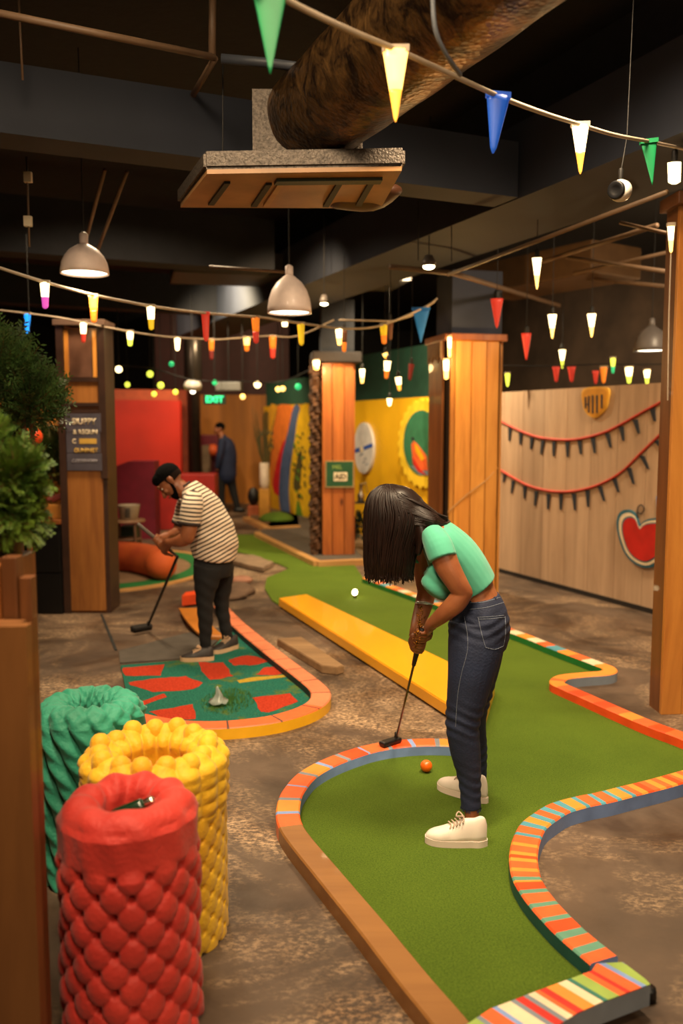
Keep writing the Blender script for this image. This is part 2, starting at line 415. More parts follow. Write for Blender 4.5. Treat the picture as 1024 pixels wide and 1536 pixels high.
CP_px = [(1110, 1140), (1060, 1154), (1024, 1164), (984.8, 1175), (940.5, 1186), (902.5, 1195.5), (870.9, 1201.8), (839, 1211), (817, 1224), (799.7, 1238), (790, 1257), (785.4, 1276), (785.4, 1295), (790, 1316), (801, 1336), (817, 1357), (836, 1377.5), (855, 1396.5), (877, 1415.5), (896, 1431), (909, 1442)]
B_px = [(549, 866), (585, 879), (625, 893), (690, 917), (765, 945), (795, 956), (835, 972), (870, 985), (899, 996), (912, 1001), (914, 1006), (905, 1009), (880, 1011), (850, 1014), (838, 1018), (836, 1024), (850, 1031), (880, 1044), (930, 1066), (980, 1087), (1024, 1103), (1085, 1128)]
bound = [G(x, y, zc) for x, y in A_px] + [G(x, y) for x, y in [(696, 1108), (690, 1078), (600, 1014), (500, 956), (430, 916), (408, 902), (397, 884), (400, 868), (418, 861), (433, 854), (418, 847), (385, 836), (345, 826), (335, 812), (358, 803), (384, 803), (430, 826), (474, 845), (530, 847)]] + [G(x, y, zc) for x, y in B_px] + [G(x, y, zc) for x, y in CP_px] + [G(880, 1480, .08), G(790, 1535, .08), G(740, 1570, .08)]
bound = [V((q.x, q.y, 0.001)) for q in bound]
bm = NB(); prism(bm, bound, Z * .012)
tag(obj('putting_green', bm, M_turf), 'long green artificial turf putting lane on which the woman stands', 'putting green')
def curb(name, pts, width, z0, z1, mats, top_fn, left, right, parent=None, closed=False, n=8, ends=True):
    """rounded border swept along pts; top stripes by arc length; left/right side materials: fn(s)->index"""
    q = cr([(a.x, a.y) for a in pts], n) if n > 1 else [(a.x, a.y) for a in pts]
    # resample evenly
    out = [V(q[0])]; acc = 0; step = .012
    for i in range(1, len(q)):
        a, b = V(q[i - 1]), V(q[i]); L_ = (b - a).length
        if L_ < 1e-9: continue
        d = step - acc
        while d <= L_:
            out.append(a + (b - a) * (d / L_)); d += step
        acc = (acc + L_) % step
    q = out; bm = NB(); lay = bm.faces.layers.float['tint']; rings = []
    for i, c in enumerate(q):
        t = (q[min(i + 2, len(q) - 1)] - q[max(i - 2, 0)]).normalized(); nrm = V((-t.y, t.x))
        w = width / 2; bv = .006
        prof = [(w, z0), (w, z1 - bv), (w - bv, z1), (-w + bv, z1), (-w, z1 - bv), (-w, z0)]
        rings.append([bm.verts.new((c.x + nrm.x * u, c.y + nrm.y * u, z)) for u, z in prof])
    for i in range(len(q) - 1):
        s = i * step
        for k in range(6):
            f = bm.faces.new((rings[i][k], rings[i][(k + 1) % 6], rings[i + 1][(k + 1) % 6], rings[i + 1][k]))
            f.material_index = (left(s) if k in (0,) else right(s) if k == 4 else top_fn(s) if k in (1, 2, 3) else 0)
    bm.faces.new(rings[0]).material_index = left(0); bm.faces.new(rings[-1][::-1]).material_index = left(len(q) * step)
    return obj(name, bm, mats, parent)
P_or = mat('orange_paint', 'e0602c', .5, var=.08, bump=.1, scale=20); P_or2 = mat('light_orange_paint', 'eb8a33', .5, var=.08)
P_te = mat('teal_paint', '2f6e62', .5); P_bl = mat('cornflower_paint', '7a94c8', .5); P_br = wood('curb_brown', '8a5a2c', 'aa763e', 'x', .45, 3, .15, False)
P_gn = mat('green_paint', '1c6a2c', .5); P_rd = mat('red_orange_paint', 'dc4818', .5); P_yl = mat('yellow_curb_paint', 'e2a714', .45, coat=.2, var=.05)
P_cr = mat('cream_paint', 'dccaaa', .5); P_gy = mat('greyblue_paint', '77808c', .5); P_lg = mat('lime_paint', '8fa850', .5); P_cm = mat('crimson_paint', 'c02a1e', .5); P_pk = mat('pink_orange_paint', 'd67a55', .5, var=.12)
P_dk = mat('charcoal_side', '1e2426', .6); P_ltb = mat('light_teal_paint', '4c8fa0', .5); P_dt = mat('deep_teal_paint', '1f5250', .5)
CM = [P_or, P_or2, P_te, P_bl, P_br, P_gn, P_rd, P_yl, P_cr, P_gy, P_lg, P_cm, P_pk, P_dk, P_ltb, P_dt]
# A: brown then orange/blue stripes
ptsA = [G(x, y, zc) for x, y in A_px]
lenA = 0; brk = None
for i in range(1, len(ptsA)):
    lenA += (ptsA[i] - ptsA[i - 1]).length
    if i == 9: brk = lenA
def topA(s):
    if s < brk: return 4
    k = (s - brk) / .135; fr = k - int(k)
    if fr > .84: return 9 if int(k) % 2 else 3
    return [0, 1, 0, 0, 1, 0, 6, 0, 6][int(k) % 9]
curb('curb', ptsA, .10, 0, zc, CM, topA, lambda s: 4 if s < brk else 12, lambda s: 4 if s < brk else 3)
bpy.data.objects['curb'].name = 'course_curb'
tag(bpy.data.objects['course_curb'], 'brown painted lane curb curling into orange and blue stripes below the putter', 'curb')
ptsC = [G(x, y, zc) for x, y in CP_px]
def topC(s):
    k = s / .085; i = int(k); fr = k - i
    if s < .72: return [0, 1, 0, 6, 1][int(s / .035) % 5]
    if 1.50 < s < 1.72: return [0, 1, 6, 1, 0][int(s / .024) % 5]
    if fr > .66: return 14 if s < 1.5 else 16
    return 0 if i % 3 else (1 if s < 1.8 else 6)
o = curb('course_curb', ptsC, .105, 0, zc, CM + [mat('sage_paint', '5c8f7a', .5)], topC, lambda s: 3, lambda s: 15)
tag(o, 'S-shaped lane curb with orange and teal stripes on the right', 'curb')
ptsB = [G(x, y, zc) for x, y in B_px]
lb = [0]
for i in range(1, len(ptsB)): lb.append(lb[-1] + (ptsB[i] - ptsB[i - 1]).length)
def topB(s):
    if s > lb[14]: return [0, 6, 0, 1, 0, 6][int(s / .11) % 6]
    if s > lb[8]: return 1
    return [1, 8, 0, 14, 1, 0, 8][int(s / .13) % 7]
o = curb('course_curb', ptsB, .095, 0, zc, CM, topB, lambda s: 9, lambda s: 5 if s < lb[9] else 6)
tag(o, 'zigzag far lane curb with green side turning orange red by the right pillar', 'curb')
# D: end bar with wide stripes standing on a peg
zD = .10
De = [(1010, 1452), (975, 1474), (880, 1500), (770, 1560)]
topq = [G(700, 1536, zD), G(735, 1513, zD), G(808, 1485, zD), G(887, 1456, zD), G(894, 1445, zD), G(934, 1443, zD), G(967, 1468, zD), G(975, 1476, zD), G(902, 1503, zD), G(864, 1520, zD), G(800, 1562, zD), G(690, 1610, zD), G(640, 1575, zD)]
t = thing('end_curb', 'wide multicoloured striped end bar of the lane raised on a black peg', 'curb', G(830, 1520, 0))
bm = NB(); prism(bm, [V((q.x, q.y, .035)) for q in topq], Z * (zD - .036 - .002), mi=9)
cuts = []
a0 = G(665, 1560, zD); a1 = G(940, 1462, zD); dd = (a1 - a0); Ld = dd.length; dd.normalize(); nn = V((-dd.y, dd.x, 0))
b2 = NB(); prism(b2, [V((q.x, q.y, zD - .003)) for q in topq], Z * .003)
seq = [8, 2, 10, 0, 11, 0, 3, 10, 9, 0, 3, 8, 9, 11, 9, 8, 0, 11, 1]
wid = [.04, .02, .05, .03, .02, .05, .022, .05, .02, .06, .02, .055, .02, .035, .02, .03, .02, .03, .05]
ss = -.1; bounds = []
for c_, w_ in zip(seq * 2, wid * 2):
    bounds.append((ss, c_)); ss += w_ * .82
for s_, c_ in bounds:
    sk = dd + nn * .0
    pl = a0 + dd * s_; nrm = (dd + nn * .25).normalized()
    bmesh.ops.bisect_plane(b2, geom=b2.verts[:] + b2.edges[:] + b2.faces[:], plane_co=pl, plane_no=nrm)
for f in b2.faces:
    c_ = f.calc_center_median(); s_ = (c_ - a0).dot((dd + nn * .25).normalized()) / (dd.dot((dd + nn * .25).normalized()))
    mi_ = 9
    for q, cc in bounds:
        if s_ >= q: mi_ = cc
    f.material_index = mi_
merge(bm, b2); obj('striped_board', bm, CM, t)
bm = NB(); lathe(bm, G(972, 1500, 0), [(.022, 0), (.022, .03), (.02, .04)], 16); obj('peg', bm, M_black, t)
# grey concrete skirting block off to the right bottom
# platform around far pillar
zp = .06
pf = [(383, 797), (476, 842), (560, 838), (640, 800), (520, 770), (430, 785)]
t = thing('low_platform', 'low grey platform with a pale wooden edge around the bark-edged pillar', 'platform', G(470, 820, 0))
q = [G(x, y, zp) for x, y in [(386, 800), (476, 843), (548, 840)]]
far1 = R0 + U * wall_t(505) - W * .03; far2 = R0 + U * wall_t(425) - W * .03
bm = NB(); prism(bm, [V((c.x, c.y, .002)) for c in (q[0], q[1], q[2], far1, far2)], Z * .045); obj('deck', bm, mat('grey_deck', '4f473f', .8), t)
bm = NB()
def strip(bm, a, b, w, z0, z1, **k):
    a = V((a.x, a.y, z0)); b = V((b.x, b.y, z0)); d = b - a; n = V((-d.y, d.x, 0)).normalized()
    box(bm, (a + b) / 2, d * 1.0, n * w, Z * (z1 - z0), **k)
M_pale = wood('pale_edge_wood', 'c08a50', 'dca868', 'x', .5, 4, .1, False)
strip(bm, far2.lerp(q[0], .97), q[0], .09, .002, .07)
strip(bm, q[0], q[1], .10, .002, .07); strip(bm, q[1], q[2], .10, .002, .0705)
obj('edge_board', bm, M_pale, t)
# second platform further back in front of mural
t = thing('low_platform', 'small low platform with pale edge below the striped mural', 'platform', G(420, 785, 0))
q = [G(x, y, zp) for x, y in [(369, 776), (402, 792), (448, 789)]]
far1 = R0 + U * wall_t(449) - W * .03; far2 = R0 + U * wall_t(405) - W * .03
bm = NB(); prism(bm, [V((c.x, c.y, .002)) for c in (q[0], q[1], q[2], far1, far2)], Z * .045); obj('deck', bm, mat('brown_deck', '5e4426', .8), t)
bm = NB(); strip(bm, q[0], q[1], .12, .002, .07); strip(bm, q[1], q[2], .12, .002, .0705); obj('edge_board', bm, M_pale, t)
# yellow board (bridge ramp)
zb = .09
bp_ = [G(418, 897, zb), G(460, 891, zb), G(742, 1025, zb), G(722, 1088, zb)]
bm = NB(); prism(bm, [V((c.x, c.y, .014)) for c in bp_], Z * (zb - .014))
bmesh.ops.recalc_face_normals(bm, faces=bm.faces[:]); bmesh.ops.bevel(bm, geom=bm.edges[:], offset=.006, segments=2, affect='EDGES')
tag(obj('lane_divider', bm, mat('amber_board', 'e8a118', .35, var=.08, scale=3, coat=.3, stretch=(1, .3, 1))), 'long flat yellow painted board lying diagonally along the turf lane', 'board')
# loose plank
zb = .055
bp_ = [G(415, 958, zb), G(452, 955, zb), G(516, 998, zb), G(505, 1001, zb), G(482, 998, zb)]
bm = NB(); prism(bm, [V((c.x, c.y, .001)) for c in bp_], Z * (zb))
bmesh.ops.recalc_face_normals(bm, faces=bm.faces[:]); bmesh.ops.bevel(bm, geom=bm.edges[:], offset=.005, segments=2, affect='EDGES')
tag(obj('wooden_plank', bm, wood('plank_wood', '7a5c3e', 'a8845c', 'x', .7, 6, 0, False)), 'short weathered plank with a split end beside the yellow curb', 'plank')
# stone slabs
def slab(px, h, m, label, cat='slab', name='stone_slab', jag=.02):
    bm = NB(); pts = []
    for i, (x, y) in enumerate(px):
        x2, y2 = px[(i + 1) % len(px)]
        for k in range(3):
            c = G(x + (x2 - x) * k / 3, y + (y2 - y) * k / 3, h); pts.append(V((c.x + random.uniform(-jag, jag), c.y + random.uniform(-jag, jag), .014)))
    prism(bm, pts, Z * (h - .014)); return tag(obj(name, bm, m), label, cat)
M_stone = mat('brown_stone', '7d6650', .85, var=.2, bump=.5, bscale=25)
slab([(336, 838), (395, 852), (410, 842), (380, 832), (340, 830)], .06, M_stone, 'thin flat brown stone slab behind the man beside the turf')
t = thing('rock_pile', 'low rounded brown rock with a smaller stone on top behind the man', 'rock', G(355, 892, 0))
bm = NB(); ball(bm, G(352, 886, .03), (.22, .2, .075), 20); ball(bm, G(340, 893, .03), (.2, .16, .05), 20)
for v in bm.verts: v.co += V((math.sin(v.co.x * 31) * .012, math.cos(v.co.y * 27) * .012, math.sin(v.co.x * 23 + v.co.y * 19) * .01)); v.co.z = max(v.co.z, 0)
obj('rock', bm, mat('dark_brown_rock', '5a4433', .85, var=.25, bump=.6, bscale=30), t)
bm = NB(); ball(bm, G(362, 870, .1), (.12, .09, .045), 16); obj('top_stone', bm, mat('pink_stone', '8a5f4b', .8, var=.2, bump=.4), t)
# ball on lane
bm = NB(); c = G(639, 1158, .014); ball(bm, c + Z * .03, .029, 24)
t = thing('golf_ball', 'orange golf ball on the turf to the left of the white sneakers', 'ball', c)
obj('ball_shell', bm, mat('orange_ball', 'f0660c', .35, var=.1, coat=.4), t)
# ================================================================ MAN'S MAT
Mx = [(330, 908), (351, 930), (379, 954), (410, 979), (441, 1002.6), (468.6, 1024), (480, 1036), (480, 1047), (470, 1057), (449, 1067), (414, 1077), (375, 1083), (328, 1086.6), (277, 1086), (238, 1081), (199, 1073), (150, 1062)]
pm = [G(x, y, zc) for x, y in Mx]
lm = [0]
for i in range(1, len(pm)): lm.append(lm[-1] + (pm[i] - pm[i - 1]).length)
o = curb('course_curb', pm, .12, 0, zc, CM + [mat('top_seam', '5a3626', .6)], lambda s: 16 if (s % .27) < .012 else (12 if s < lm[8] else 0), lambda s: 7 if s > lm[4] * .9 else 12, lambda s: 13 if s < lm[6] else 12)
tag(o, 'rounded mini golf curb with yellow outer face around the red and teal carpet', 'curb')
def carpet_mat(name, c1, c2, c3=None):
    m, N, L, b = new_mat(name); b.inputs['Roughness'].default_value = .98; b.inputs['Specular IOR Level'].default_value = .1
    tc = N.new('ShaderNodeTexCoord'); n = N.new('ShaderNodeTexNoise'); n.inputs['Scale'].default_value = 90; n.inputs['Detail'].default_value = 5; n.inputs['Roughness'].default_value = .8
    L.new(tc.outputs['Object'], n.inputs['Vector']); r = N.new('ShaderNodeValToRGB'); r.color_ramp.elements[0].position = .38; r.color_ramp.elements[1].position = .62
    r.color_ramp.elements[0].color = lin(c1); r.color_ramp.elements[1].color = lin(c2); L.new(n.outputs['Fac'], r.inputs['Fac']); out = r.outputs['Color']
    if c3:
        n2 = N.new('ShaderNodeTexNoise'); n2.inputs['Scale'].default_value = 2.5; n2.inputs['Detail'].default_value = 8; n2.inputs['Roughness'].default_value = .75; L.new(tc.outputs['Object'], n2.inputs['Vector'])
        r2 = N.new('ShaderNodeValToRGB'); r2.color_ramp.elements[0].position = .54; r2.color_ramp.elements[1].position = .62; L.new(n2.outputs['Fac'], r2.inputs['Fac'])
        r2.color_ramp.elements[0].color = (0, 0, 0, 1)
        mx = N.new('ShaderNodeMix'); mx.data_type = 'RGBA'; L.new(r2.outputs['Color'], mx.inputs['Factor']); L.new(out, mx.inputs['A']); mx.inputs['B'].default_value = lin(c3); out = mx.outputs['Result']
    L.new(out, b.inputs['Base Color'])
    bp = N.new('ShaderNodeBump'); bp.inputs['Strength'].default_value = .8; bp.inputs['Distance'].default_value = .006; L.new(n.outputs['Fac'], bp.inputs['Height']); L.new(bp.outputs['Normal'], b.inputs['Normal'])
    return m
CT = [carpet_mat('teal_carpet', '174a40', '2c7361', '5d6a22'), carpet_mat('red_carpet', '8f2a18', 'c04028'), carpet_mat('yellow_carpet', '8f7a24', 'bd9a35')]
base = [G(x, y) for x, y in [(181, 1001), (240, 996), (305, 990), (330, 962), (345, 944)]] + [V((q.x, q.y, 0)) for q in pm[2:16]]
bm = NB(); prism(bm, [V((q.x, q.y, .003)) for q in base], Z * .012)
def cz(x, y): return (160 + x / 2.56, 860 + y / 2.56)
red = [[(60, 372), (220, 358), (205, 400), (70, 402)], [(85, 428), (200, 410), (300, 405), (372, 430), (330, 455), (180, 465), (95, 440)], [(355, 350), (450, 352), (485, 405), (400, 418), (360, 380)],
       [(468, 345), (500, 328), (560, 324), (627, 345), (570, 360), (490, 362)], [(575, 398), (600, 372), (690, 362), (702, 392), (640, 400)], [(562, 487), (700, 470), (735, 500), (620, 545), (590, 540)],
       [(165, 540), (330, 513), (345, 570), (290, 570), (215, 566)], [(95, 515), (220, 470), (232, 485), (110, 530)]]
for pg in red:
    q = []
    for i, (x, y) in enumerate(pg):
        x2, y2 = pg[(i + 1) % len(pg)]
        for k in range(4):
            xx = x + (x2 - x) * k / 4 + random.uniform(-4, 4); yy = y + (y2 - y) * k / 4 + random.uniform(-2, 2); c = G(*cz(xx, yy)); q.append(V((c.x, c.y, .0149)))
    prism(bm, q, Z * .0016, mi=1)
q = [G(*cz(x, y)) for x, y in [(500, 420), (560, 408), (690, 398), (700, 405), (600, 418), (510, 430)]]
prism(bm, [V((c.x, c.y, .0149)) for c in q], Z * .0014, mi=2)
tag(obj('patterned_carpet', bm, CT), 'teal carpet with jagged red patches inside the yellow rounded curb', 'carpet')
bm = NB(); q = [G(x, y) for x, y in [(178, 978), (277, 952), (320, 944), (352, 940), (330, 958), (303, 986), (240, 992), (180, 996)]]
prism(bm, [V((c.x, c.y, .001)) for c in q], Z * .010); tag(obj('floor_mat', bm, mat('grey_mat', '4c453e', .9, var=.15, bump=.3)), 'plain grey mat under the feet of the man', 'mat')
# grass tuft with clear ornament
M_blade = mat('grass_blade', '2c5a1c', .7, col2='4c7a2c', scale=20)
bm = NB(); c0 = G(342, 1052, .015)
for i in range(900):
    a = random.random() * 2 * PI; r = random.random() ** .6; q = c0 + V((math.cos(a) * r * .16, math.sin(a) * r * .24, 0)); h = random.uniform(.015, .045) * (1.2 - r * .6); d = V((random.uniform(-1, 1), random.uniform(-1, 1), 0)) * .012; s = V((random.uniform(-1, 1), random.uniform(-1, 1), 0)).normalized() * .002
    put(bm, [q - s, q + s, q + d + Z * h], [(0, 1, 2)])
tag(obj('grass_tuft', bm, M_blade, keep=True), 'dark green tuft of artificial grass on the patterned carpet', 'grass', kind='stuff')
bm = NB(); c0 = G(328, 1054, .03)
lathe(bm, c0, [(.001, 0), (.055, .002), (.06, .012), (.03, .02), (.022, .05), (.012, .085), (.002, .1)], 20)
for v in bm.verts: v.co += V((math.sin(v.co.z * 90) * .006, math.sin(v.co.x * 160) * .005, math.sin(v.co.x * 80 + v.co.y * 60) * .006))
tag(obj('ornament', bm, mat('cloudy_plastic', 'b9c4bb', .2, trans=.5)), 'small cloudy pointed ornament standing on the grass tuft', 'ornament')
# floor seam strip
bm = NB(); strip(bm, G(152, 922), G(174, 976), .02, 0.001, .006); tag(obj('floor_strip', bm, P_dk), 'thin black strip on the floor in front of the sign pillar', 'strip')
# ================================================================ PILLARS
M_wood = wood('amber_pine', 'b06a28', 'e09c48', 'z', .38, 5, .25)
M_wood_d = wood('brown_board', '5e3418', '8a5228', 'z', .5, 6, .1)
M_red_w = wood('redwood', '8a451a', 'b8692c', 'z', .4, 8, .2)
M_oak = wood('oak_panel', '7e4a1e', 'a86c30', 'z', .5, 7, .1)
M_conc = mat('blue_grey_concrete', '333748', .8, var=.12, scale=3)
def planks(bm, a, b, out, z0, z1, ws, th=.025, gap=.008, mi=0):
    """vertical boards between points a and b (world), facing out"""
    a = V(a); b = V(b); d = (b - a); L_ = d.length; d.normalize(); s = 0; tot = sum(ws)
    for w in ws:
        w = w / tot * L_
        c = a + d * (s + w / 2)
        box(bm, V((c.x, c.y, z0)) + V(out) * th / 2, d * (w - gap), V(out) * th, Z * (z1 - z0), mi=mi, tint=random.random(), bev=.003); s += w
def frame(ang):
    r = Matrix.Rotation(math.radians(ang), 3, 'Z'); return r @ V((1, 0, 0)), r @ V((0, 1, 0))
# main lit pillar
fl = P(669, 800, 8.2); fl.z = 0; ex, ey = frame(13)
t = thing('wooden_pillar', 'brightly lit amber plank pillar behind the woman with dark concrete head', 'pillar', fl + ex * .26 + ey * .26)
bm = NB(); box(bm, fl + ex * .265 + ey * .26, ex * .48, ey * .46, Z * 2.5); obj('core', bm, mat('dark_core', '2b1608', .8), t)
bm = NB(); planks(bm, fl + ex * .012 , fl + ex * .50, -ey, 0, 2.45, [.05, .17, .155, .13]); planks(bm, fl + ex * .53 + ey * 0.02, fl + ex * .53 + ey * .5, ex, 0, 2.45, [1, 1, 1]); planks(bm, fl + ex * .03 + ey * .51, fl + ex * .5 + ey * .51, ey, 0, 2.45, [1, 1, 1])
obj('cladding', bm, M_wood, t)
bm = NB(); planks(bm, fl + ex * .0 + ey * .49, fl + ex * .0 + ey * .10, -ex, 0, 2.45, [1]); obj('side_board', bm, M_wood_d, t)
bm = NB(); box(bm, fl + ex * .26 + ey * .25 + Z * 2.45, ex * .62, ey * .6, Z * .065, bev=.008); obj('cap_moulding', bm, M_red_w, t)
bm = NB(); box(bm, fl + ex * .30 + ey * .27 + Z * 2.515, ex * .50, ey * .44, Z * .594); obj('concrete_head', bm, M_conc, t)
bm = NB()
for i in range(9):
    c = fl - ex * .03 + ey * (.12 + i * .045) + Z * 2.45
    tube(bm, [c, c - Z * random.uniform(.06, .12), c - Z * random.uniform(.13, .2) + ey * random.uniform(-.02, .02)], [.016, .014, .005], 6, 2)
obj('fringe', bm, mat('torn_paper', '9c7a5c', .8), t)
# far pillar with bark edge
fl = P(483, 800, 10.75); fl.z = .0485; ex, ey = frame(6)
t = thing('wooden_pillar', 'reddish wooden pillar with rough bark edge and a green sign', 'pillar', fl + ex * .2 + ey * .2)
bm = NB(); planks(bm, fl, fl + ex * .385, -ey, 0.0485, 2.42, [1, 1.2, .9]); box(bm, fl + ex * .19 + ey * .2, ex * .37, ey * .36, Z * 2.37, mi=0); planks(bm, fl + ex * .385, fl + ex * .385 + ey * .36, ex, .0485, 2.42, [1, 1])
obj('cladding', bm, M_red_w, t)
bm = NB(); n = 60; seg = 10; vs = []; fs = []
for i in range(n + 1):
    z = .0485 + 2.42 * i / n
    for k in range(seg):
        a = 2 * PI * k / seg; r = .07 + .014 * math.sin(z * 37 + k * 1.7) + random.uniform(-.012, .012)
        q = fl - ex * .075 + ey * .12; vs.append(V((q.x + math.cos(a) * r, q.y + math.sin(a) * r * 1.9, z)))
for i in range(n):
    for k in range(seg): fs.append((i * seg + k, i * seg + (k + 1) % seg, (i + 1) * seg + (k + 1) % seg, (i + 1) * seg + k))
fs += [tuple(range(seg)), tuple(range(n * seg, n * seg + seg))]
put(bm, vs, fs); obj('bark_edge', bm, mat('bark', '4e3018', .9, var=.5, scale=20, bump=.8, bscale=25), t)
bm = NB(); box(bm, fl + ex * .18 + ey * .16 + Z * 2.38, ex * .6, ey * .5, Z * .13, bev=.02); obj('log_cap', bm, mat('burnt_log', '1d120b', .8, bump=.6, bscale=12), t)
bm = NB(); box(bm, fl + ex * .2 + ey * .18 + Z * 2.51, ex * .4, ey * .36, Z * .63); obj('concrete_head', bm, M_ceil, t)
# green sign on it
c = P(507.5, 711.5, 10.7); exs, eys = frame(6)
c = fl + exs * .215 - eys * .04 + Z * (c.z - fl.z)
t = thing('sign', 'small square dark green sign with cream lettering on the bark-edged pillar', 'sign', c - Z * .15)
bm = NB(); box(bm, c - Z * .155, exs * .34, eys * .018, Z * .31, bev=.003); obj('board', bm, mat('sign_green', '164a2a', .5), t)
bm = NB(); text_bm(bm, 'MEL', c - exs * .03 + Z * .085 - eys * .010, exs, Z, .07, .002); obj('small_lettering', bm, P_lg, t)
bm = NB(); box(bm, c + exs * .01 - Z * .085 - eys * .011, exs * .17, eys * .004, Z * .11, bev=.0015); obj('cream_patch', bm, P_cr, t)
bm = NB(); text_bm(bm, 'AID', c + exs * .01 - Z * .03 - eys * .0155, exs, Z, .088, .002, bold=.002); obj('lettering', bm, mat('sign_brown', '4a3a20', .6), t)
bm = NB()
for sx in (-1, 1): box(bm, c + exs * .172 * sx - Z * .165, exs * .012, eys * .024, Z * .33)
for sz in (-.165, .155): box(bm, c + Z * sz, exs * .355, eys * .024, Z * .012)
obj('frame', bm, mat('sign_frame', 'a08658', .5), t)
# right pillar
fl = P(994, 900, 4.9); fl.z = 0; ex, ey = frame(4)
t = thing('wooden_pillar', 'knotty timber pillar at the right edge of the picture', 'pillar', fl + ex * .3 + ey * .08)
M_knot = wood('knotty_pine', '8a4e1c', 'c08038', 'z', .45, 3.2, .1)
bm = NB(); planks(bm, fl, fl + ex * .62, -ey, 0, 2.86, [.12, .17, .17, .16], th=.03, gap=.002); obj('front_boards', bm, M_knot, t)
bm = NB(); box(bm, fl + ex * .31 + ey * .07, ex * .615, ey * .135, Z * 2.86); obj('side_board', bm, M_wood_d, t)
bm = NB(); box(bm, fl + ex * .31 + ey * .05 + Z * 2.86, ex * .68, ey * .24, Z * .07, bev=.006); obj('cap_board', bm, M_wood_d, t)
# sign pillar at left
x0 = -2.43; x1 = -2.075; y0 = 7.6; y1 = 7.92
t = thing('wooden_pillar', 'oak panelled pillar at the left carrying the chalkboard menu', 'pillar', ((x0 + x1) / 2, 7.76, 0))
bm = NB(); abox(bm, x0 + .02, x1 - .015, y0 + .01, y1 - .01, 0, 2.5, tint=.3); obj('core', bm, M_wood_d, t)
bm = NB(); abox(bm, x0 + .02, x1 - .02, y0 - .015, y0 + .01, .02, 1.27, tint=.6, bev=.006); obj('lower_panel', bm, M_oak, t)
bm = NB(); abox(bm, x0 + .035, x1 - .03, y0 - .004, y0 + .01, 1.86, 2.04, tint=.8); obj('middle_panel', bm, M_oak, t)
bm = NB(); abox(bm, x0 + .035, x1 - .03, y0 + .0, y0 + .01, 2.08, 2.48, tint=.1)
obj('upper_panel', bm, mat('smoky_panel', '6b4a3a', .35, var=.2), t)
bm = NB(); abox(bm, x0 + .035, x0 + .07, y0 - .012, y0 + .005, 2.08, 2.48, tint=.9); abox(bm, x1 - .075, x1 - .04, y0 - .012, y0 + .005, 2.08, 2.48, tint=.9); obj('light_strip_wood', bm, M_wood, t)
bm = NB()
abox(bm, x0 - .03, x0 + .03, y0 - .03, y0 + .03, 0, 2.52); abox(bm, x1 - .03, x1 + .03, y0 - .025, y0 + .03, 1.2, 2.52); abox(bm, x1-.015, x1 + .02, y0 + .0, y1, 0, 2.52)
abox(bm, x0 + .02, x1 - .02, y0 - .02, y0 + .02, 2.04, 2.075); abox(bm, x0 + .02, x1 - .02, y0 - .02, y0 + .02, 1.83, 1.86); abox(bm, x0 + .02, x1 - .02, y0 - .02, y0 + .02, 1.77, 1.80)
obj('dark_frame', bm, mat('dark_frame_wood', '3a241a', .45, var=.2), t)
bm = NB(); abox(bm, x0 - .05, x1 + .04, y0 - .05, y1, 2.52, 2.57, bev=.005); obj('cap_board', bm, mat('cap_taupe', '6d5344', .6), t)
t = thing('chalkboard_sign', 'dark slate menu board with white and yellow lettering on the oak pillar', 'sign', (-2.25, 7.58, 1.25))
bm = NB()
for i, (z0_, z1_) in enumerate([(1.27, 1.42), (1.425, 1.60), (1.605, 1.765)]): abox(bm, x0 + .035, x1 - .015 - .01 * (i % 2), y0 - .035, y0 - .0155, z0_, z1_, bev=.003)
obj('slate', bm, mat('slate', '4a4550', .6, var=.15, bump=.2), t)
bm = NB()
bm.free()
for s, z, size, xx, mi in [("SIUPPY", 1.695, .075, 0.005, P_cr), ("& REGUN", 1.605, .055, .015, P_cr), ('C', 1.525, .055, -.085, P_cr), ('GUMINET', 1.445, .052, .015, mat('chalk_yellow', 'c9a044', .6)), ("C.CIDERHORN", 1.355, .036, .0, mat('chalk_grey', '8f8a92', .6))]:
    bm = NB(); text_bm(bm, s, ((x0 + x1) / 2 + .012 + xx, y0 - .036, z), (1, 0, 0), Z, size, .002, 0, bold=.0015, xs=.92); obj('lettering', bm, mi, t)
bm = NB(); abox(bm, -2.28, -2.13, y0 - .038, y0 - .0355, 1.505, 1.55); obj('yellow_label', bm, mat('chalk_yellow', 'c9a044', .6), t)
# ================================================================ WALL DECOR on the right partition
def wp(x, y, off): return onwall(x, y) - W * off
def decal(bm, pts, off, th, mi=0):
    prism(bm, [wp(x, y, off) for x, y in pts], -W * th, mi=mi)
def c3(x, y): return (740 + x / 3.606, 560 + y / 3.606)
M_gred = mat('garland_red', 'c03a26', .6); M_gblk = mat('garland_navy', '141c28', .7)
def garland(label, rope, sp, cc):
    o0 = wp(*c3(*rope[4]), .006)
    t = thing('wall_garland', label, 'garland', V((o0.x, o0.y, o0.z)))
    bm = NB(); tube(bm, [wp(*c3(*q), .012) for q in rope], .012, 8, 5, cap='flat'); obj('rope', bm, M_gred, t)
    for (a, b, c, d) in sp:
        bm = NB(); p = wp(*c3(a, b), .004); q = wp(*c3(c, d), .004); s = U * .031; s2 = U * .012
        prism(bm, [p - s, p + s, q + s2, q - s2], -W * .008); obj('spike', bm, M_gblk, t)
garland('upper red rope garland with black spikes on the pale board partition', [(30, 250), (50, 262), (150, 312), (250, 346), (380, 360), (480, 352), (600, 320), (700, 272), (800, 215), (920, 150), (1000, 105)],
        [(92, 290, 88, 365), (150, 320, 148, 385), (210, 345, 205, 410), (270, 362, 260, 437), (330, 368, 328, 448), (402, 370, 403, 452), (468, 363, 475, 437), (540, 348, 550, 432), (618, 325, 636, 402), (693, 288, 705, 365), (768, 250, 788, 325), (860, 187, 875, 260)], 1)
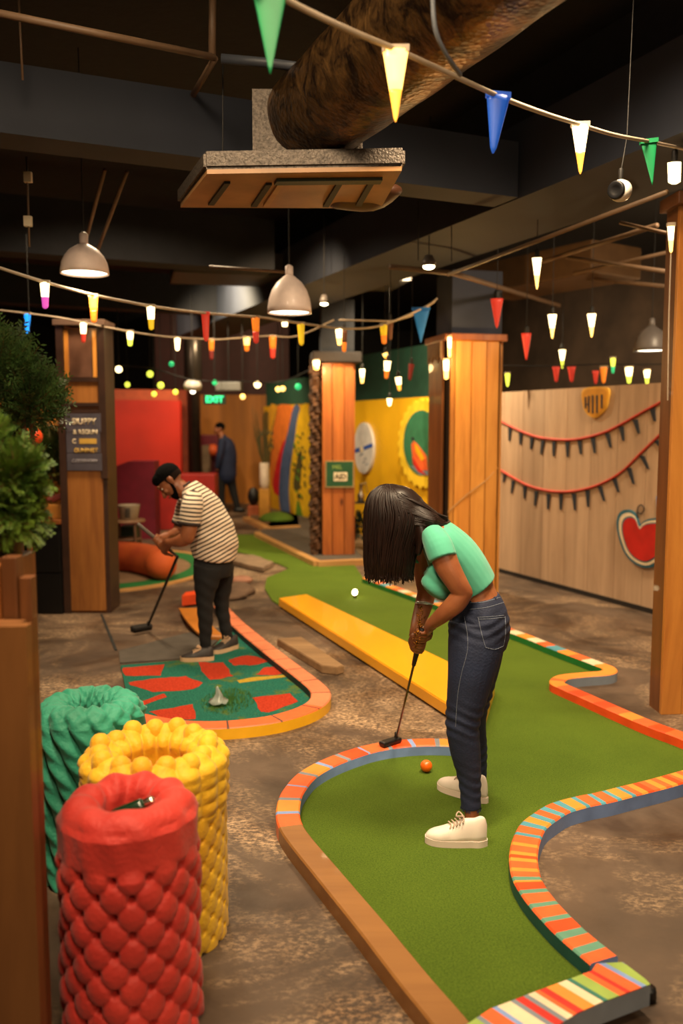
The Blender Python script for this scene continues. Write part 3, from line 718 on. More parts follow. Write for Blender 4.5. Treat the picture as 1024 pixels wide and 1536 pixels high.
garland('lower red rope garland with black spikes dipping across the pale partition', [(20, 510), (45, 525), (120, 570), (200, 610), (300, 635), (400, 640), (500, 625), (600, 590), (700, 530), (800, 432), (880, 355), (1000, 240)],
        [(65, 545, 57, 588), (110, 580, 100, 648), (172, 610, 170, 677), (235, 636, 226, 716), (300, 652, 297, 735), (368, 652, 366, 738), (437, 650, 443, 740), (511, 633, 514, 722), (578, 612, 600, 690), (655, 568, 678, 643), (735, 512, 760, 598), (805, 445, 840, 518), (880, 362, 915, 410)], 2)
# shield
sh = [(497, 85), (625, 78), (627, 150), (612, 198), (577, 233), (545, 240), (511, 215), (492, 165)]
sh = cr([(a, b) for a, b in sh], 4, True)
def scl(pts, k, c): return [(c[0] + (x - c[0]) * k, c[1] + (y - c[1]) * k) for x, y in pts]
o0 = wp(*c3(560, 160), .0)
t = thing('shield_sign', 'yellow shield emblem with black vertical bars on top of the pale partition', 'sign', o0)
bm = NB(); decal(bm, [c3(*q) for q in sh], .003, .022); obj('backing', bm, mat('shield_cream', 'd9a23a', .5), t)
bm = NB(); decal(bm, [c3(*q) for q in scl(sh, .88, (560, 160))], .0255, .006); obj('face', bm, mat('shield_gold', 'c98a22', .45), t)
bm = NB()
for x, y0_, y1_ in [(512, 128, 190), (530, 122, 212), (551, 118, 218), (574, 118, 215), (600, 115, 190)]:
    decal(bm, [c3(x - 4, y0_), c3(x + 4, y0_), c3(x + 4, y1_), c3(x - 4, y1_)], .032, .004)
decal(bm, [c3(512, 165), c3(530, 165), c3(530, 172), c3(512, 172)], .032, .004)
obj('black_bars', bm, M_gblk, t)
# heart
ht = [(800, 822), (775, 760), (740, 737), (705, 745), (684, 775), (680, 830), (695, 900), (725, 975), (775, 1028), (840, 1052), (890, 1035), (945, 990), (985, 930), (1005, 860), (995, 810), (960, 785), (915, 780), (860, 785), (825, 800)]
o0 = wp(*c3(830, 920), 0)
t = thing('heart_sign', 'red heart cut-out with cream and teal outline low on the pale partition', 'sign', o0)
def hk(k): return [c3(*q) for q in cr([(835 + (x - 835) * k, 905 + (y - 905) * k) for x, y in ht], 3, True)]
M_ho = mat('heart_teal', '2c5f70', .5)
bm = NB(); decal(bm, hk(1), .003, .03); obj('outer_layer', bm, M_ho, t)
bm = NB(); decal(bm, hk(.90), .0335, .006); obj('cream_band', bm, P_cr, t)
bm = NB(); decal(bm, hk(.79), .040, .003); obj('inner_line', bm, M_ho, t)
bm = NB(); decal(bm, hk(.74), .0435, .004); obj('red_face', bm, mat('heart_red', 'b81f1a', .45), t)
bm = NB(); tube(bm, [wp(*c3(*q), .012) for q in [(786, 775), (782, 745), (790, 718), (806, 712), (818, 730), (812, 752), (795, 758), (784, 745)]], .006, 6, 4); obj('curl', bm, mat('curl_dark', '3a2a20', .6), t)
bm = NB(); decal(bm, [c3(885, 665), c3(925, 660), c3(925, 745), c3(890, 745)], .003, .012); tag(obj('wall_plaque', bm, P_bl), 'small blue-grey plaque above the heart mostly behind the right pillar', 'plaque')
# yellow wall: oval plaque and sun
def c5(x, y): return (470 + x / 5.69, 600 + y / 5.69)
def ell(cx, cy, a, b, n=36, wob=0, k=0): return [(cx + a * math.cos(2 * PI * i / n) * (1 + wob * math.cos(k * 2 * PI * i / n)), cy + b * math.sin(2 * PI * i / n) * (1 + wob * math.cos(k * 2 * PI * i / n))) for i in range(n)]
t = thing('oval_plaque', 'tall white oval plaque with a blue band on the yellow wall', 'plaque', wp(*c5(450, 410), 0))
bm = NB(); decal(bm, [c5(*q) for q in ell(450, 410, 80, 218)], .003, .045); obj('white_board', bm, mat('plaque_white', 'cfc9c4', .5, var=.12, scale=6), t)
bm = NB(); decal(bm, [c5(374, 425), c5(400, 408), c5(450, 398), c5(528, 365), c5(532, 400), c5(480, 418), c5(420, 440), c5(376, 452)], .0485, .004); obj('blue_band', bm, mat('band_blue', '2a55a8', .5), t)
bm = NB(); decal(bm, [c5(*q) for q in ell(438, 418, 14, 26, 20)], .0528, .004)
for q in [(430, 470), (465, 500), (455, 530), (480, 550), (440, 460)]: decal(bm, [c5(q[0] - 12, q[1]), c5(q[0] + 10, q[1] - 8), c5(q[0] + 12, q[1]), c5(q[0] - 8, q[1] + 10)], .0485, .002, 1)
obj('centre_disc', bm, [P_cr, P_gy], t)
t = thing('sun_sign', 'round yellow scalloped sun sign with green centre partly behind the lit pillar', 'sign', wp(*c5(960, 370), 0))
bm = NB(); decal(bm, [c5(*q) for q in ell(965, 370, 212, 375, 220, .035, 26)], .003, .05); obj('scalloped_rim', bm, mat('sun_yellow', 'e8c02c', .5), t)
bm = NB(); decal(bm, [c5(*q) for q in ell(955, 365, 155, 278, 48)], .0535, .006); obj('green_face', bm, mat('sun_green', '2f6c4c', .5), t)
bm = NB(); decal(bm, [c5(870, 380), c5(890, 350), c5(925, 380), c5(1000, 480), c5(1010, 600), c5(950, 600), c5(885, 520)], .060, .004, 0); decal(bm, [c5(880, 480), c5(950, 590), c5(1000, 640), c5(930, 610), c5(885, 540)], .0645, .003, 1)
decal(bm, [c5(900, 370), c5(930, 400), c5(985, 500), c5(960, 520), c5(910, 440)], .0645, .003, 2); decal(bm, [c5(*q) for q in ell(883, 330, 12, 14, 14)], .060, .004, 3)
decal(bm, [c5(860, 560), c5(940, 640), c5(1040, 640), c5(1040, 600), c5(900, 560)], .060, .002, 4)
obj('painted_fruit', bm, [P_or, P_cm, P_yl, P_dk, P_gy], t)
# mural
def c8(x, y): return (370 + x / 3.79, 560 + y / 3.79)
MU = [mat('mu_or', 'e0762a', .6), mat('mu_red', 'cf1f26', .6), mat('mu_blue', '4c5f86', .6), mat('mu_yel', 'e6b81e', .6), mat('mu_dk', '4a4416', .8), mat('mu_gn', '5d8a22', .7), mat('mu_br', '6a5320', .8), mat('mu_org', 'd99a26', .6)]
bm = NB()
for pts, mi in [([(160, 195), (270, 193), (250, 300), (225, 420), (170, 560), (140, 640), (135, 400)], 0), ([(130, 195), (175, 195), (150, 330), (150, 430), (125, 420)], 7), ([(205, 395), (226, 395), (210, 560), (188, 690), (148, 650), (172, 500)], 1),
                ([(268, 190), (300, 190), (297, 270), (268, 400), (246, 560), (240, 700), (250, 850), (215, 850), (190, 760), (184, 650), (200, 480), (235, 330)], 2), ([(300, 215), (356, 225), (356, 860), (300, 860), (255, 760), (245, 600), (272, 400)], 3),
                ([(300, 460), (318, 460), (312, 560), (300, 660), (268, 655), (275, 560)], 4), ([(285, 740), (300, 730), (330, 860), (310, 895), (280, 850)], 5), ([(95, 235), (140, 260), (135, 520), (100, 520)], 6)]:
    prism(bm, [wp(*c8(x, y), .002 + mi * .0012) for x, y in cr(pts, 3, True)], -W * .001, mi=mi)
for i in range(40):
    x = 292 + random.uniform(-26, 40); y = random.uniform(330, 700); decal(bm, [c8(x, y), c8(x + 9, y + 8), c8(x + 5, y + 26), c8(x - 4, y + 12)], .012, .001, 4 if i % 3 else 5)
tag(obj('mural', bm, MU), 'painted mural of orange, red and blue wavy stripes on the far yellow wall', 'mural')
# string from pillar to the left of partition
bm = NB(); tube(bm, [P(672, 768, 8.1), P(700, 742, 8.12), P(727, 722, 8.15), P(746, 702, 8.35)], .006, 6, 3); tag(obj('rope', bm, M_pale), 'thin pale rope stretched diagonally across the lit pillar', 'rope')
# ================================================================ CEILING EQUIPMENT
def foil_mat():
    m, N, L, b = new_mat('foil_lagging'); b.inputs['Metallic'].default_value = .7; b.inputs['Roughness'].default_value = .33
    tc = N.new('ShaderNodeTexCoord'); n = N.new('ShaderNodeTexNoise'); n.inputs['Scale'].default_value = 7; n.inputs['Detail'].default_value = 9; n.inputs['Roughness'].default_value = .72; n.inputs['Distortion'].default_value = 1.2
    L.new(tc.outputs['Object'], n.inputs['Vector']); r = N.new('ShaderNodeValToRGB'); r.color_ramp.elements[0].position = .42; r.color_ramp.elements[1].position = .75
    r.color_ramp.elements[0].color = lin('2e2018'); r.color_ramp.elements[1].color = lin('a87c48'); L.new(n.outputs['Fac'], r.inputs['Fac']); L.new(r.outputs['Color'], b.inputs['Base Color'])
    v = N.new('ShaderNodeTexVoronoi'); v.inputs['Scale'].default_value = 45; L.new(tc.outputs['Object'], v.inputs['Vector'])
    ad = N.new('ShaderNodeMath'); ad.operation = 'ADD'; L.new(n.outputs['Fac'], ad.inputs[0]); L.new(v.outputs['Distance'], ad.inputs[1])
    bp = N.new('ShaderNodeBump'); bp.inputs['Strength'].default_value = .3; bp.inputs['Distance'].default_value = .01; L.new(ad.outputs[0], bp.inputs['Height']); L.new(bp.outputs['Normal'], b.inputs['Normal'])
    return m
M_foil = foil_mat(); M_foil2 = mat('grey_foil', '5f554c', .45, .4, .35, 60, .6, 90)
q0 = P(466, 226, 4.42)
cA = V((-.16, 4.38, 3.14))
t = thing('air_duct', 'large round foil wrapped air duct running to the top of the frame', 'duct', V((q0.x, q0.y, 3.0)))
bm = NB(); n = 60; seg = 40; vs = []; fs = []
for i in range(n + 1):
    s = 3.9 * i / n; c = cA - U * s
    for k in range(seg):
        a = 2 * PI * k / seg; r = .225 + .003 * math.sin(a * 7 + s * 2) + .002 * math.sin(s * 14); vs.append(c + W * (r * math.cos(a)) + Z * (r * math.sin(a)))
for i in range(n):
    for k in range(seg): fs.append((i * seg + k, i * seg + (k + 1) % seg, (i + 1) * seg + (k + 1) % seg, (i + 1) * seg + k))
fs += [tuple(range(seg)), tuple(range(n * seg, n * seg + seg))]
put(bm, vs, fs, smooth=True); obj('round_duct', bm, M_foil, t)
z0 = 2.80
nl, nr, fr, fL = P(318, 283, 4.0), P(610, 300, 4.0), P(545, 352, 4.72), P(268, 325, 4.72)
nl, nr = P(316, 276, 4.02), P(609, 300, 4.02)
base4 = [V((-.62, 4.05, z0)), V((.285, 4.0, z0)), V((.22, 4.70, z0)), V((-.86, 4.68, z0))]
bm = NB(); prism(bm, [q + (cA * 0) for q in [V((-.42, 4.25, z0 + .1)), V((.10, 4.25, z0 + .1)), V((.06, 4.62, z0 + .1)), V((-.42, 4.62, z0 + .1))]], Z * .34); obj('plenum_box', bm, M_foil2, t)
t = thing('air_vent', 'wide ceiling air diffuser with brown louvred underside below the foil duct', 'vent', (-.25, 4.35, z0))
bm = NB(); prism(bm, [q + Z * .02 for q in base4], Z * .08); bmesh.ops.recalc_face_normals(bm, faces=bm.faces[:]); bmesh.ops.bevel(bm, geom=bm.edges[:], offset=.012, segments=2, affect='EDGES'); obj('housing', bm, M_foil2, t)
cc = sum(base4, V((0, 0, 0))) / 4
inn = [cc + (q - cc) * .97 for q in base4]
bm = NB(); prism(bm, inn, Z * .02); obj('underside', bm, mat('amber_panel', 'a87a4c', .45, var=.2, scale=4), t)
def bl(u, v): # bilinear on the underside
    a = inn[0].lerp(inn[1], u); b = inn[3].lerp(inn[2], u); return a.lerp(b, v)
for (u0, u1, v0, v1, mi) in [(.12, .15, .2, .85, 0), (.34, .37, .25, .9, 0), (.40, .43, .25, .9, 1), (.70, .73, .2, .9, 0), (.86, .89, .2, .9, 0)]:
    bm = NB(); prism(bm, [bl(u0, v0) - Z * .012, bl(u1, v0) - Z * .012, bl(u1, v1) - Z * .012, bl(u0, v1) - Z * .012], Z * .012); obj('louvre', bm, [P_dk, M_pale][mi], t)
bm = NB(); prism(bm, [bl(.38, .14) - Z * .015, bl(.92, .14) - Z * .015, bl(.92, .24) - Z * .015, bl(.38, .24) - Z * .015], Z * .015); obj('slot', bm, mat('slot_green', '2c3a28', .5), t)
bm = NB(); tube(bm, [V((-.02, 4.62, 2.84)), V((.16, 4.66, 2.845)), V((.27, 4.60, 2.87))], [(.055, .10), (.06, .12), (.03, .07)], 18, 4, ref=(0, 1, 0)); obj('side_elbow', bm, mat('elbow_brown', '4a2a18', .5), t)
M_pipe = mat('beige_pipe', '6d543e', .55); M_pipeg = mat('grey_pipe', '3d4048', .5)
def pipe(label, pts, r, m=M_pipe, name='pipe', cat='pipe'):
    bm = NB(); tube(bm, [P(*q) for q in pts], r, 10, 1, cap='flat'); return tag(obj(name, bm, m), label, cat)
pipe('beige ceiling pipe crossing the top left corner', [(-40, 12, 3.7), (322, 86, 4.2)], .016)
pipe('short beige pipe dropping from the top edge to the joint', [(319, -30, 4.2), (318, 84, 4.2)], .018)
pipe('beige pipe slanting down from the joint to the cross beam', [(322, 88, 4.2), (276, 165, 5.2)], .016)
pipe('grey conduit running from the joint toward the foil duct', [(332, 88, 4.15), (400, 94, 4.15), (470, 104, 4.15)], .022, M_pipeg)
pipe('thin brown hanging rod at the far top left', [(27, -20, 4.3), (34, 120, 4.3)], .006)
t_ = pipe('thin hanging rod with two small white clips under the cross beam', [(40, 235, 5.2), (44, 370, 5.2)], .006)
for yy in (266, 332):
    bm = NB(); c = P(42, yy, 5.2); box(bm, c - Z * .03, (.045, 0, 0), (0, .03, 0), (0, 0, .06), bev=.004); obj('clip', bm, P_cr, t_)
pipe('left slanting brown rod above the left pendant lamp', [(157, 255, 5.3), (127, 366, 6.6)], .012, M_pipe)
pipe('right slanting tan rod above the left pendant lamp', [(190, 258, 5.3), (143, 385, 6.8)], .012)
pipe('long pale pipe crossing the ceiling behind the lit pillar head', [(585, 400, 7.0), (680, 410, 7.4), (838, 458, 9.3)], .022)
pipe('pale pipe along the underside of the long beam', [(672, 412, 6.8), (1000, 288, 4.7)], .014)
pipe('upper pipe of the crossing pipes above the partition', [(815, 392, 7.6), (985, 338, 6.0)], .018)
pipe('middle pipe of the crossing pipes above the partition', [(850, 386, 7.6), (1003, 408, 6.6)], .018)
pipe('lower pipe of the crossing pipes above the partition', [(860, 410, 7.8), (1003, 378, 6.8)], .014)
pipe('lowest horizontal pipe above the hanging grey lamp', [(880, 418, 8.4), (1003, 430, 7.4)], .018)
pipe('short pipe behind the duct near the ceiling lamp', [(314, 400, 6.3), (428, 408, 6.3)], .011)
pipe('top pipe crossing above the partition near the right pillar', [(930, 334, 5.9), (1000, 350, 5.6)], .012)
bm = NB(); a, b = P(735, 432, 9.6), P(925, 400, 8.2); d = (b - a); d.z = 0; box(bm, (a + b) / 2 - Z * .1, d, V((-d.y, d.x, 0)).normalized() * .7, Z * .3, bev=.02); tag(obj('box_duct', bm, mat('tan_duct', '5c4024', .6)), 'tan rectangular duct above the pale partition', 'duct')
bm = NB(); a, b = P(560, 440, 9.2), P(660, 470, 9.8); box(bm, (-.6, 10.2, 3.3), (2.6, 0.6, 0), (-.2, .8, 0), Z * .25, bev=.02); tag(obj('box_duct', bm, mat('grey_duct', '2e2926', .6)), 'dark rectangular duct above the bark-edged pillar', 'duct')
# loose cable loop top
bm = NB(); tube(bm, [P(648, -30, 2.6), P(652, 40, 2.6), P(668, 80, 2.65), P(690, 112, 2.75)], .007, 8, 5); tag(obj('cable', bm, mat('grey_cable', '6c7078', .5)), 'grey cable hanging down in a loop beside the foil duct', 'cable')
for (x, ya, yb, Y, lab) in [(677, 230, 392, 6.5, 'thin black drop wire left of the lit pillar'), (627, 240, 390, 6.5, 'thin black drop wire right of the air diffuser'), (334, 90, 270, 4.4, 'thin black wire against the cross beam'), (434, 345, 405, 6.0, 'cord')][:3]:
    bm = NB(); tube(bm, [P(x, ya, Y), P(x, yb, Y)], .004, 6, 1); tag(obj('drop_wire', bm, M_cord), lab, 'wire')
# ================================================================ LAMPS
M_shade = mat('pinkish_white_enamel', 'f2dacf', .5, coat=.2); M_shade2 = mat('grey_enamel', '6a625e', .4)
M_diff = glow('lamp_diffuser', 'fff0d0', 14)
LAMPS = []
def pendant(px, yr, w, Y, hk, label, m=M_shade, hang=3.98, power=25):
    c = P(px, yr, Y); R_ = w / 2 * Y / F; H_ = R_ * 2 * hk
    t = thing('pendant_lamp', label, 'lamp', c)
    bm = NB(); prof = [(R_, 0), (R_ * .99, H_ * .15), (R_ * .93, H_ * .38), (R_ * .80, H_ * .6), (R_ * .58, H_ * .8), (R_ * .28, H_ * .95), (R_ * .17, H_), (R_ * .1, H_ * .98), (R_ * .5, H_ * .78), (R_ * .76, H_ * .55), (R_ * .90, H_ * .3), (R_ * .96, 0)]
    lathe(bm, c, prof, 40, closed=True); obj('shade', bm, m, t)
    bm = NB(); lathe(bm, c + Z * .012, [(R_ * .93, 0), (R_ * .92, .012)], 40); obj('diffuser', bm, M_diff, t)
    bm = NB(); lathe(bm, c + Z * H_ * .97, [(R_ * .17, 0), (R_ * .18, R_ * .1), (R_ * .18, R_ * .42), (R_ * .08, R_ * .5)], 20); obj('lamp_neck', bm, m, t)
    bm = NB(); tube(bm, [c + Z * H_, V((c.x, c.y, hang))], .004, 6, 1); obj('cord', bm, M_cord, t)
    LAMPS.append((c - Z * .03, power))
pendant(127, 411, 70, 5.6, .62, 'left white dome pendant lamp above the sign pillar')
pendant(434, 470, 65, 6.0, .85, 'white dome pendant lamp in the middle below the air diffuser')
pendant(976, 527, 50, 7.8, .75, 'grey pendant lamp hanging beside the right pillar', M_shade2, 3.98, 20)
c = P(289, 580, 12.0)
t = thing('pendant_lamp', 'small round white lamp glowing far back above the red wall', 'lamp', c)
bm = NB(); lathe(bm, c - Z * .06, [(.05, 0), (.11, .02), (.125, .08), (.10, .13), (.03, .16)], 24); obj('shade', bm, mat('lamp_white', 'cfc4b8', .4), t)
bm = NB(); ball(bm, c - Z * .06, .035, 12); obj('bulb', bm, M_diff, t)
bm = NB(); tube(bm, [c + Z * .09, V((c.x, c.y, 3.98))], .005, 6, 1); obj('cord', bm, M_cord, t)
M_hot = glow('hot_bulb', 'ffe9b0', 40)
def downlight(px, py, Y, label, r=.035):
    c = P(px, py, Y); t = thing('downlight', label, 'lamp', c)
    bm = NB(); lathe(bm, c, [(r * 1.5, 0), (r * 1.6, .03), (r * .8, .08)], 20); obj('rim', bm, M_shade2, t)
    bm = NB(); ball(bm, c - Z * .005, (r * 1.3, r * 1.3, r * .6), 12); obj('bulb', bm, M_hot, t)
    bm = NB(); tube(bm, [c + Z * .07, V((c.x, c.y, 3.98))], .004, 6, 1); obj('stem', bm, M_cord, t); return c
dl = [downlight(643, 399, 6.8, 'small glowing downlight below the long beam'), downlight(486, 455, 8.4, 'tiny glowing downlight right of the middle pendant lamp', .028)]
# spotlight ball with black front
c = P(930, 286, 4.1); t = thing('spotlight', 'white ball spotlight with a black front hanging below the green pennant', 'spotlight', c)
bm = NB(); dr = V((-.62, -.6, -.1)).normalized(); lathe(bm, c, [(.012, -.055), (.032, -.05), (.048, -.02), (.05, .005), (.043, .03)], 28, axis=dr); obj('body', bm, mat('spot_white', 'f2e8da', .3, coat=.3), t)
bm = NB(); lathe(bm, c, [(.041, .028), (.042, .044), (.034, .05), (.02, .042)], 28, axis=dr); obj('black_front', bm, M_black, t)
bm = NB(); tube(bm, [c + Z * .045, c + Z * .09], .012, 8, 1); tube(bm, [c + Z * .08, P(940, 205, 4.15), V((P(948, 120, 4.15).x, 4.15, 3.98))], .003, 6, 1); obj('cord', bm, M_cord, t)
# ================================================================ CORDS AND PENNANTS
def cord(label, pts, r, m=M_whitecord):
    bm = NB(); tube(bm, [P(*q) for q in cr(pts, 6)], r, 8, 1); return tag(obj('festoon_line', bm, m), label, 'cord')
near = [(380, -32, 2.25), (430, 0, 2.35), (512, 40, 2.5), (593, 74, 2.68), (660, 104, 2.85), (745, 143, 3.08), (810, 168, 3.35), (870, 187, 3.6), (920, 202, 3.9), (972, 212, 4.25), (1030, 224, 4.7)]
cord('thick pale cord with large pennants sweeping across the top right', near, .0085)
mid = [(-12, 398, 5.2), (60, 421, 5.4), (143, 443, 5.7), (232, 460, 6.1), (310, 470, 6.5), (390, 476, 6.8), (423, 481, 7.0), (473, 488, 7.3), (522, 493, 7.5), (572, 488, 7.8), (632, 463, 8.0), (655, 448, 8.15)]
cord('main sagging pennant cord across the middle from the left edge to the lit pillar', mid, .009)
low = [(-12, 464, 7.3), (86, 476, 7.4), (160, 491, 7.6), (239, 504, 8.2), (317, 509, 8.6), (345, 508, 8.8), (400, 504, 9.2), (445, 504, 9.4), (500, 480, 9.6)]
cord('thin lower pennant cord starting behind the oak pillar', low, .007)
cord('short upper cord joining the lit pillar above the bark-edged pillar', [(509, 480, 8.0), (560, 481, 8.0), (590, 481, 8.1), (625, 470, 8.15), (652, 452, 8.2)], .008)
cord('far cord over the red wall', [(165, 548, 11), (225, 552, 11), (290, 570, 11.2), (360, 572, 11.5), (420, 573, 11.7), (470, 552, 11)], .008, M_cord)
cord('far cord above the pale partition', [(748, 548, 9.4), (830, 549, 9.4), (905, 546, 9.3), (945, 547, 9.2), (1004, 546, 9)], .006, M_cord)
PM = dict(green=mat('pn_green', '178a52', .5), blue=glow('pn_blue', '2a6ae0', .6, '2458b8'), dblue=mat('pn_dblue', '1768b4', .5), red=glow('pn_red', 'e03a28', .8, 'cf3a2a'), orange=glow('pn_orange', 'f08020', 1.6, 'e0701c'),
          yellow=glow('pn_yellow', 'f2c020', 1.3, 'e0b020'), lit=glow('pn_lit', 'ffc868', 7), litw=glow('pn_litw', 'ffe0a0', 11), amber=glow('pn_amber', 'ffb040', 3.6), gy=glow('pn_gy', 'd8e04a', 4), cyan=glow('pn_cyan', '2090f0', 3), brown=mat('pn_brown', '7a4c30', .6), dred=mat('pn_dred', '7a1c18', .6), grn=glow('pn_grn', '30d080', 1.6), mag=glow('pn_mag', 'd050b0', 2))
CORDS = {}
def pennant(px, y0, y1, w, Y, top, tip, label, group, shape='cone', wire=None, dx=0, tipw=.28):
    if group in CORDS:
        q = cr(CORDS[group], 12); k = min(range(len(q)), key=lambda i: abs(q[i][0] - px)); Y = q[k][2]; y0 = q[k][1] + .006 * F / Y * .6
    a = P(px, y0, Y); b = P(px + dx, y1, Y); h = (a - b).length; r = w / 2 * Y / F; ax = (b - a).normalized()
    t = thing('pennant', label, 'pennant', a, group)
    sx = V((1, 0, 0)); sx = (sx - ax * sx.dot(ax)).normalized(); sy = ax.cross(sx)
    k = .5 if shape == 'cone' else .10
    def sec(s): return r * (1 - (1 - tipw) * s) if shape != 'tri' else r * (1 - .97 * s)
    def body(s0, s1, nm, m, n=5):
        bm = NB(); vs = []; fs = []; seg = 14
        for i in range(n + 1):
            s = s0 + (s1 - s0) * i / n; q = sec(s)
            if shape != 'tri' and s > .93: q *= math.sqrt(max(0, 1 - ((s - .93) / .075) ** 2)) * .9 + .1
            for j in range(seg):
                g = 2 * PI * j / seg; vs.append(a + ax * (h * s) + sx * (q * math.cos(g)) + sy * (q * k * math.sin(g)))
        for i in range(n):
            for j in range(seg): fs.append((i * seg + j, i * seg + (j + 1) % seg, (i + 1) * seg + (j + 1) % seg, (i + 1) * seg + j))
        fs += [tuple(range(seg)), tuple(range(n * seg, n * seg + seg))]
        put(bm, vs, fs, smooth=True); obj(nm, bm, m, t)
    if top == tip: body(0, 1, 'shade', PM[top], 10)
    else: body(0, .55, 'bulb_section', PM[top], 4); body(.55, 1, 'tip_section', PM[tip], 8)
    if wire:
        bm = NB(); tube(bm, [a - ax * .0, a + Z * .05], r * .5, 8, 1); tube(bm, [a + Z * .04, V((a.x, a.y, wire))], .003, 6, 1); obj('cord', bm, M_cord, t)
    else:
        bm = NB(); box(bm, a - Z * .006, sx * (2.1 * r), sy * .024, Z * .020); obj('clip', bm, PM[top] if top in ('green', 'blue', 'dblue', 'red') else M_whitecord, t)
    return t
g1 = 'large pennants on the near cord'; CORDS[g1] = near; NEARL = []
pennant(405, -14, 111, 50, 2.3, 'green', 'green', 'large green pennant at the top left end of the near cord', g1, 'tri')
pennant(593, 74, 183, 37, 2.68, 'lit', 'amber', 'large glowing yellow pennant in front of the foil duct', g1, tipw=.1)
pennant(747, 140, 230, 34, 3.08, 'blue', 'blue', 'large blue pennant on the near cord', g1, tipw=.2, dx=-8)
pennant(870, 188, 261, 25, 3.6, 'litw', 'amber', 'glowing yellow pennant right of the blue one on the near cord', g1, tipw=.15)
pennant(973, 212, 278, 24, 4.25, 'green', 'green', 'small green curled pennant near the right end of the near cord', g1, 'tri', dx=5)
pennant(1011, 244, 276, 20, 4.6, 'litw', 'litw', 'glowing glass bulb at the right end of the near cord', 'hanging bulbs', tipw=.9, wire=2.98)
g2 = 'pennant lights on the middle cord'; CORDS[g2] = mid
for (x, y0, y1, w, Y, a, b, lab) in [
    (67, 428, 463, 14, 5.42, 'litw', 'mag', 'white and magenta glowing pennant at the left end of the middle cord'),
    (140, 446, 484, 14, 5.7, 'amber', 'orange', 'orange glowing pennant over the top of the oak pillar'),
    (226, 463, 495, 12, 6.1, 'litw', 'yellow', 'bright yellow pennant right of the oak pillar on the middle cord'),
    (308, 477, 512, 12, 6.5, 'red', 'red', 'red pennant on the middle cord left of the middle pendant lamp'),
    (383, 483, 515, 12, 6.8, 'orange', 'red', 'orange red pennant just left of the middle pendant lamp'),
    (451, 486, 518, 11, 7.2, 'yellow', 'yellow', 'plain yellow pennant just right of the middle pendant lamp'),
    (508, 492, 518, 10, 7.45, 'litw', 'lit', 'glowing cream pennant above the bark-edged pillar'),
    (575, 488, 516, 11, 7.8, 'yellow', 'orange', 'yellow orange pennant left of the blue triangle pennant')]:
    pennant(x, y0, y1, w, Y, a, b, lab, g2, tipw=.6, dx=1)
pennant(631, 463, 514, 26, 7.95, 'dblue', 'dblue', 'blue triangle pennant beside the head of the lit pillar', g2, 'tri')
pennant(427, 483, 490, 9, 7.05, 'litw', 'litw', 'tiny round bulb directly below the middle pendant lamp', g2, tipw=.9)
pennant(516, 496, 528, 9, 8.0, 'brown', 'orange', 'dull brown pennant behind the glowing cream pennant', 'pennants on the short upper cord', tipw=.6, wire=3.2)
pennant(585, 481, 510, 9, 8.1, 'brown', 'brown', 'dull brown pennant left of the blue triangle', 'pennants on the short upper cord', tipw=.6, wire=3.2)
g3 = 'pennant lights on the lower cord'; CORDS[g3] = low
for (x, y0, y1, w, Y, a, b, lab) in [
    (41, 477, 500, 10, 7.35, 'cyan', 'cyan', 'glowing blue pennant above the tall plant at the left'),
    (125, 488, 514, 10, 7.5, 'litw', 'red', 'red glowing light on the upper panel of the oak pillar'),
    (195, 497, 519, 10, 7.9, 'litw', 'gy', 'glowing cream pennant right of the oak pillar on the lower cord'),
    (266, 507, 526, 9, 8.35, 'litw', 'litw', 'small bright cream pennant on the lower cord above the red wall'),
    (317, 516, 540, 9, 8.6, 'orange', 'dred', 'small orange and dark red pennant on the lower cord'),
    (370, 503, 527, 10, 9.0, 'lit', 'orange', 'small glowing peach pennant on the lower cord'),
    (409, 506, 538, 11, 9.2, 'orange', 'red', 'orange to red pennant at the right end of the lower cord')]:
    pennant(x, y0, y1, w, Y, a, b, lab, g3, tipw=.6)
g4 = 'cone lights hanging right of the lit pillar'
for (x, y0, y1, w, Y, a, b, lab) in [
    (805, 387, 434, 14, 6.3, 'litw', 'lit', 'largest glowing cone light under the long beam'),
    (828, 472, 508, 13, 7.6, 'litw', 'lit', 'left of the two glowing cone lights in the middle above the partition'),
    (887, 471, 506, 13, 7.6, 'litw', 'lit', 'right of the two glowing cone lights in the middle above the partition'),
    (745, 448, 492, 19, 7.6, 'red', 'red', 'orange red cone pennant in front of the pillar head'),
    (789, 500, 540, 15, 8.2, 'red', 'red', 'red cone pennant hanging just right of the lit pillar'),
    (843, 525, 553, 10, 9.4, 'litw', 'gy', 'small greenish cone light above the left part of the partition')]:
    pennant(x, y0, y1, w, Y, a, b, lab, g4, tipw=.15, wire=3.98)
g5 = 'small lights on the far right cord'
for (x, y0, y1, w, Y, a, b, lab) in [
    (761, 560, 580, 8, 9.4, 'gy', 'gy', 'small yellow green cone beside the edge of the lit pillar'),
    (834, 552, 573, 10, 9.4, 'red', 'red', 'left of the two neighbouring red cones above the partition'), (857, 552, 573, 11, 9.4, 'red', 'red', 'right of the two neighbouring red cones above the partition'),
    (893, 558, 576, 9, 9.3, 'red', 'red', 'small red orange cone directly above the yellow shield'), (905, 551, 575, 11, 9.3, 'orange', 'orange', 'orange cone just right of the one above the yellow shield'),
    (919, 537, 560, 8, 9.2, 'gy', 'grn', 'small green glowing cone right of the shield'), (943, 551, 575, 12, 9.2, 'litw', 'gy', 'bright white cone left of the last one above the partition'), (970, 555, 576, 10, 9.1, 'litw', 'gy', 'rightmost bright white cone above the partition')]:
    pennant(x, y0, y1, w, Y, a, b, lab, g5, tipw=.4)
pennant(1006, 338, 379, 11, 4.83, 'litw', 'lit', 'long glowing light on the left edge of the right pillar', 'lights on pillars', tipw=.4)
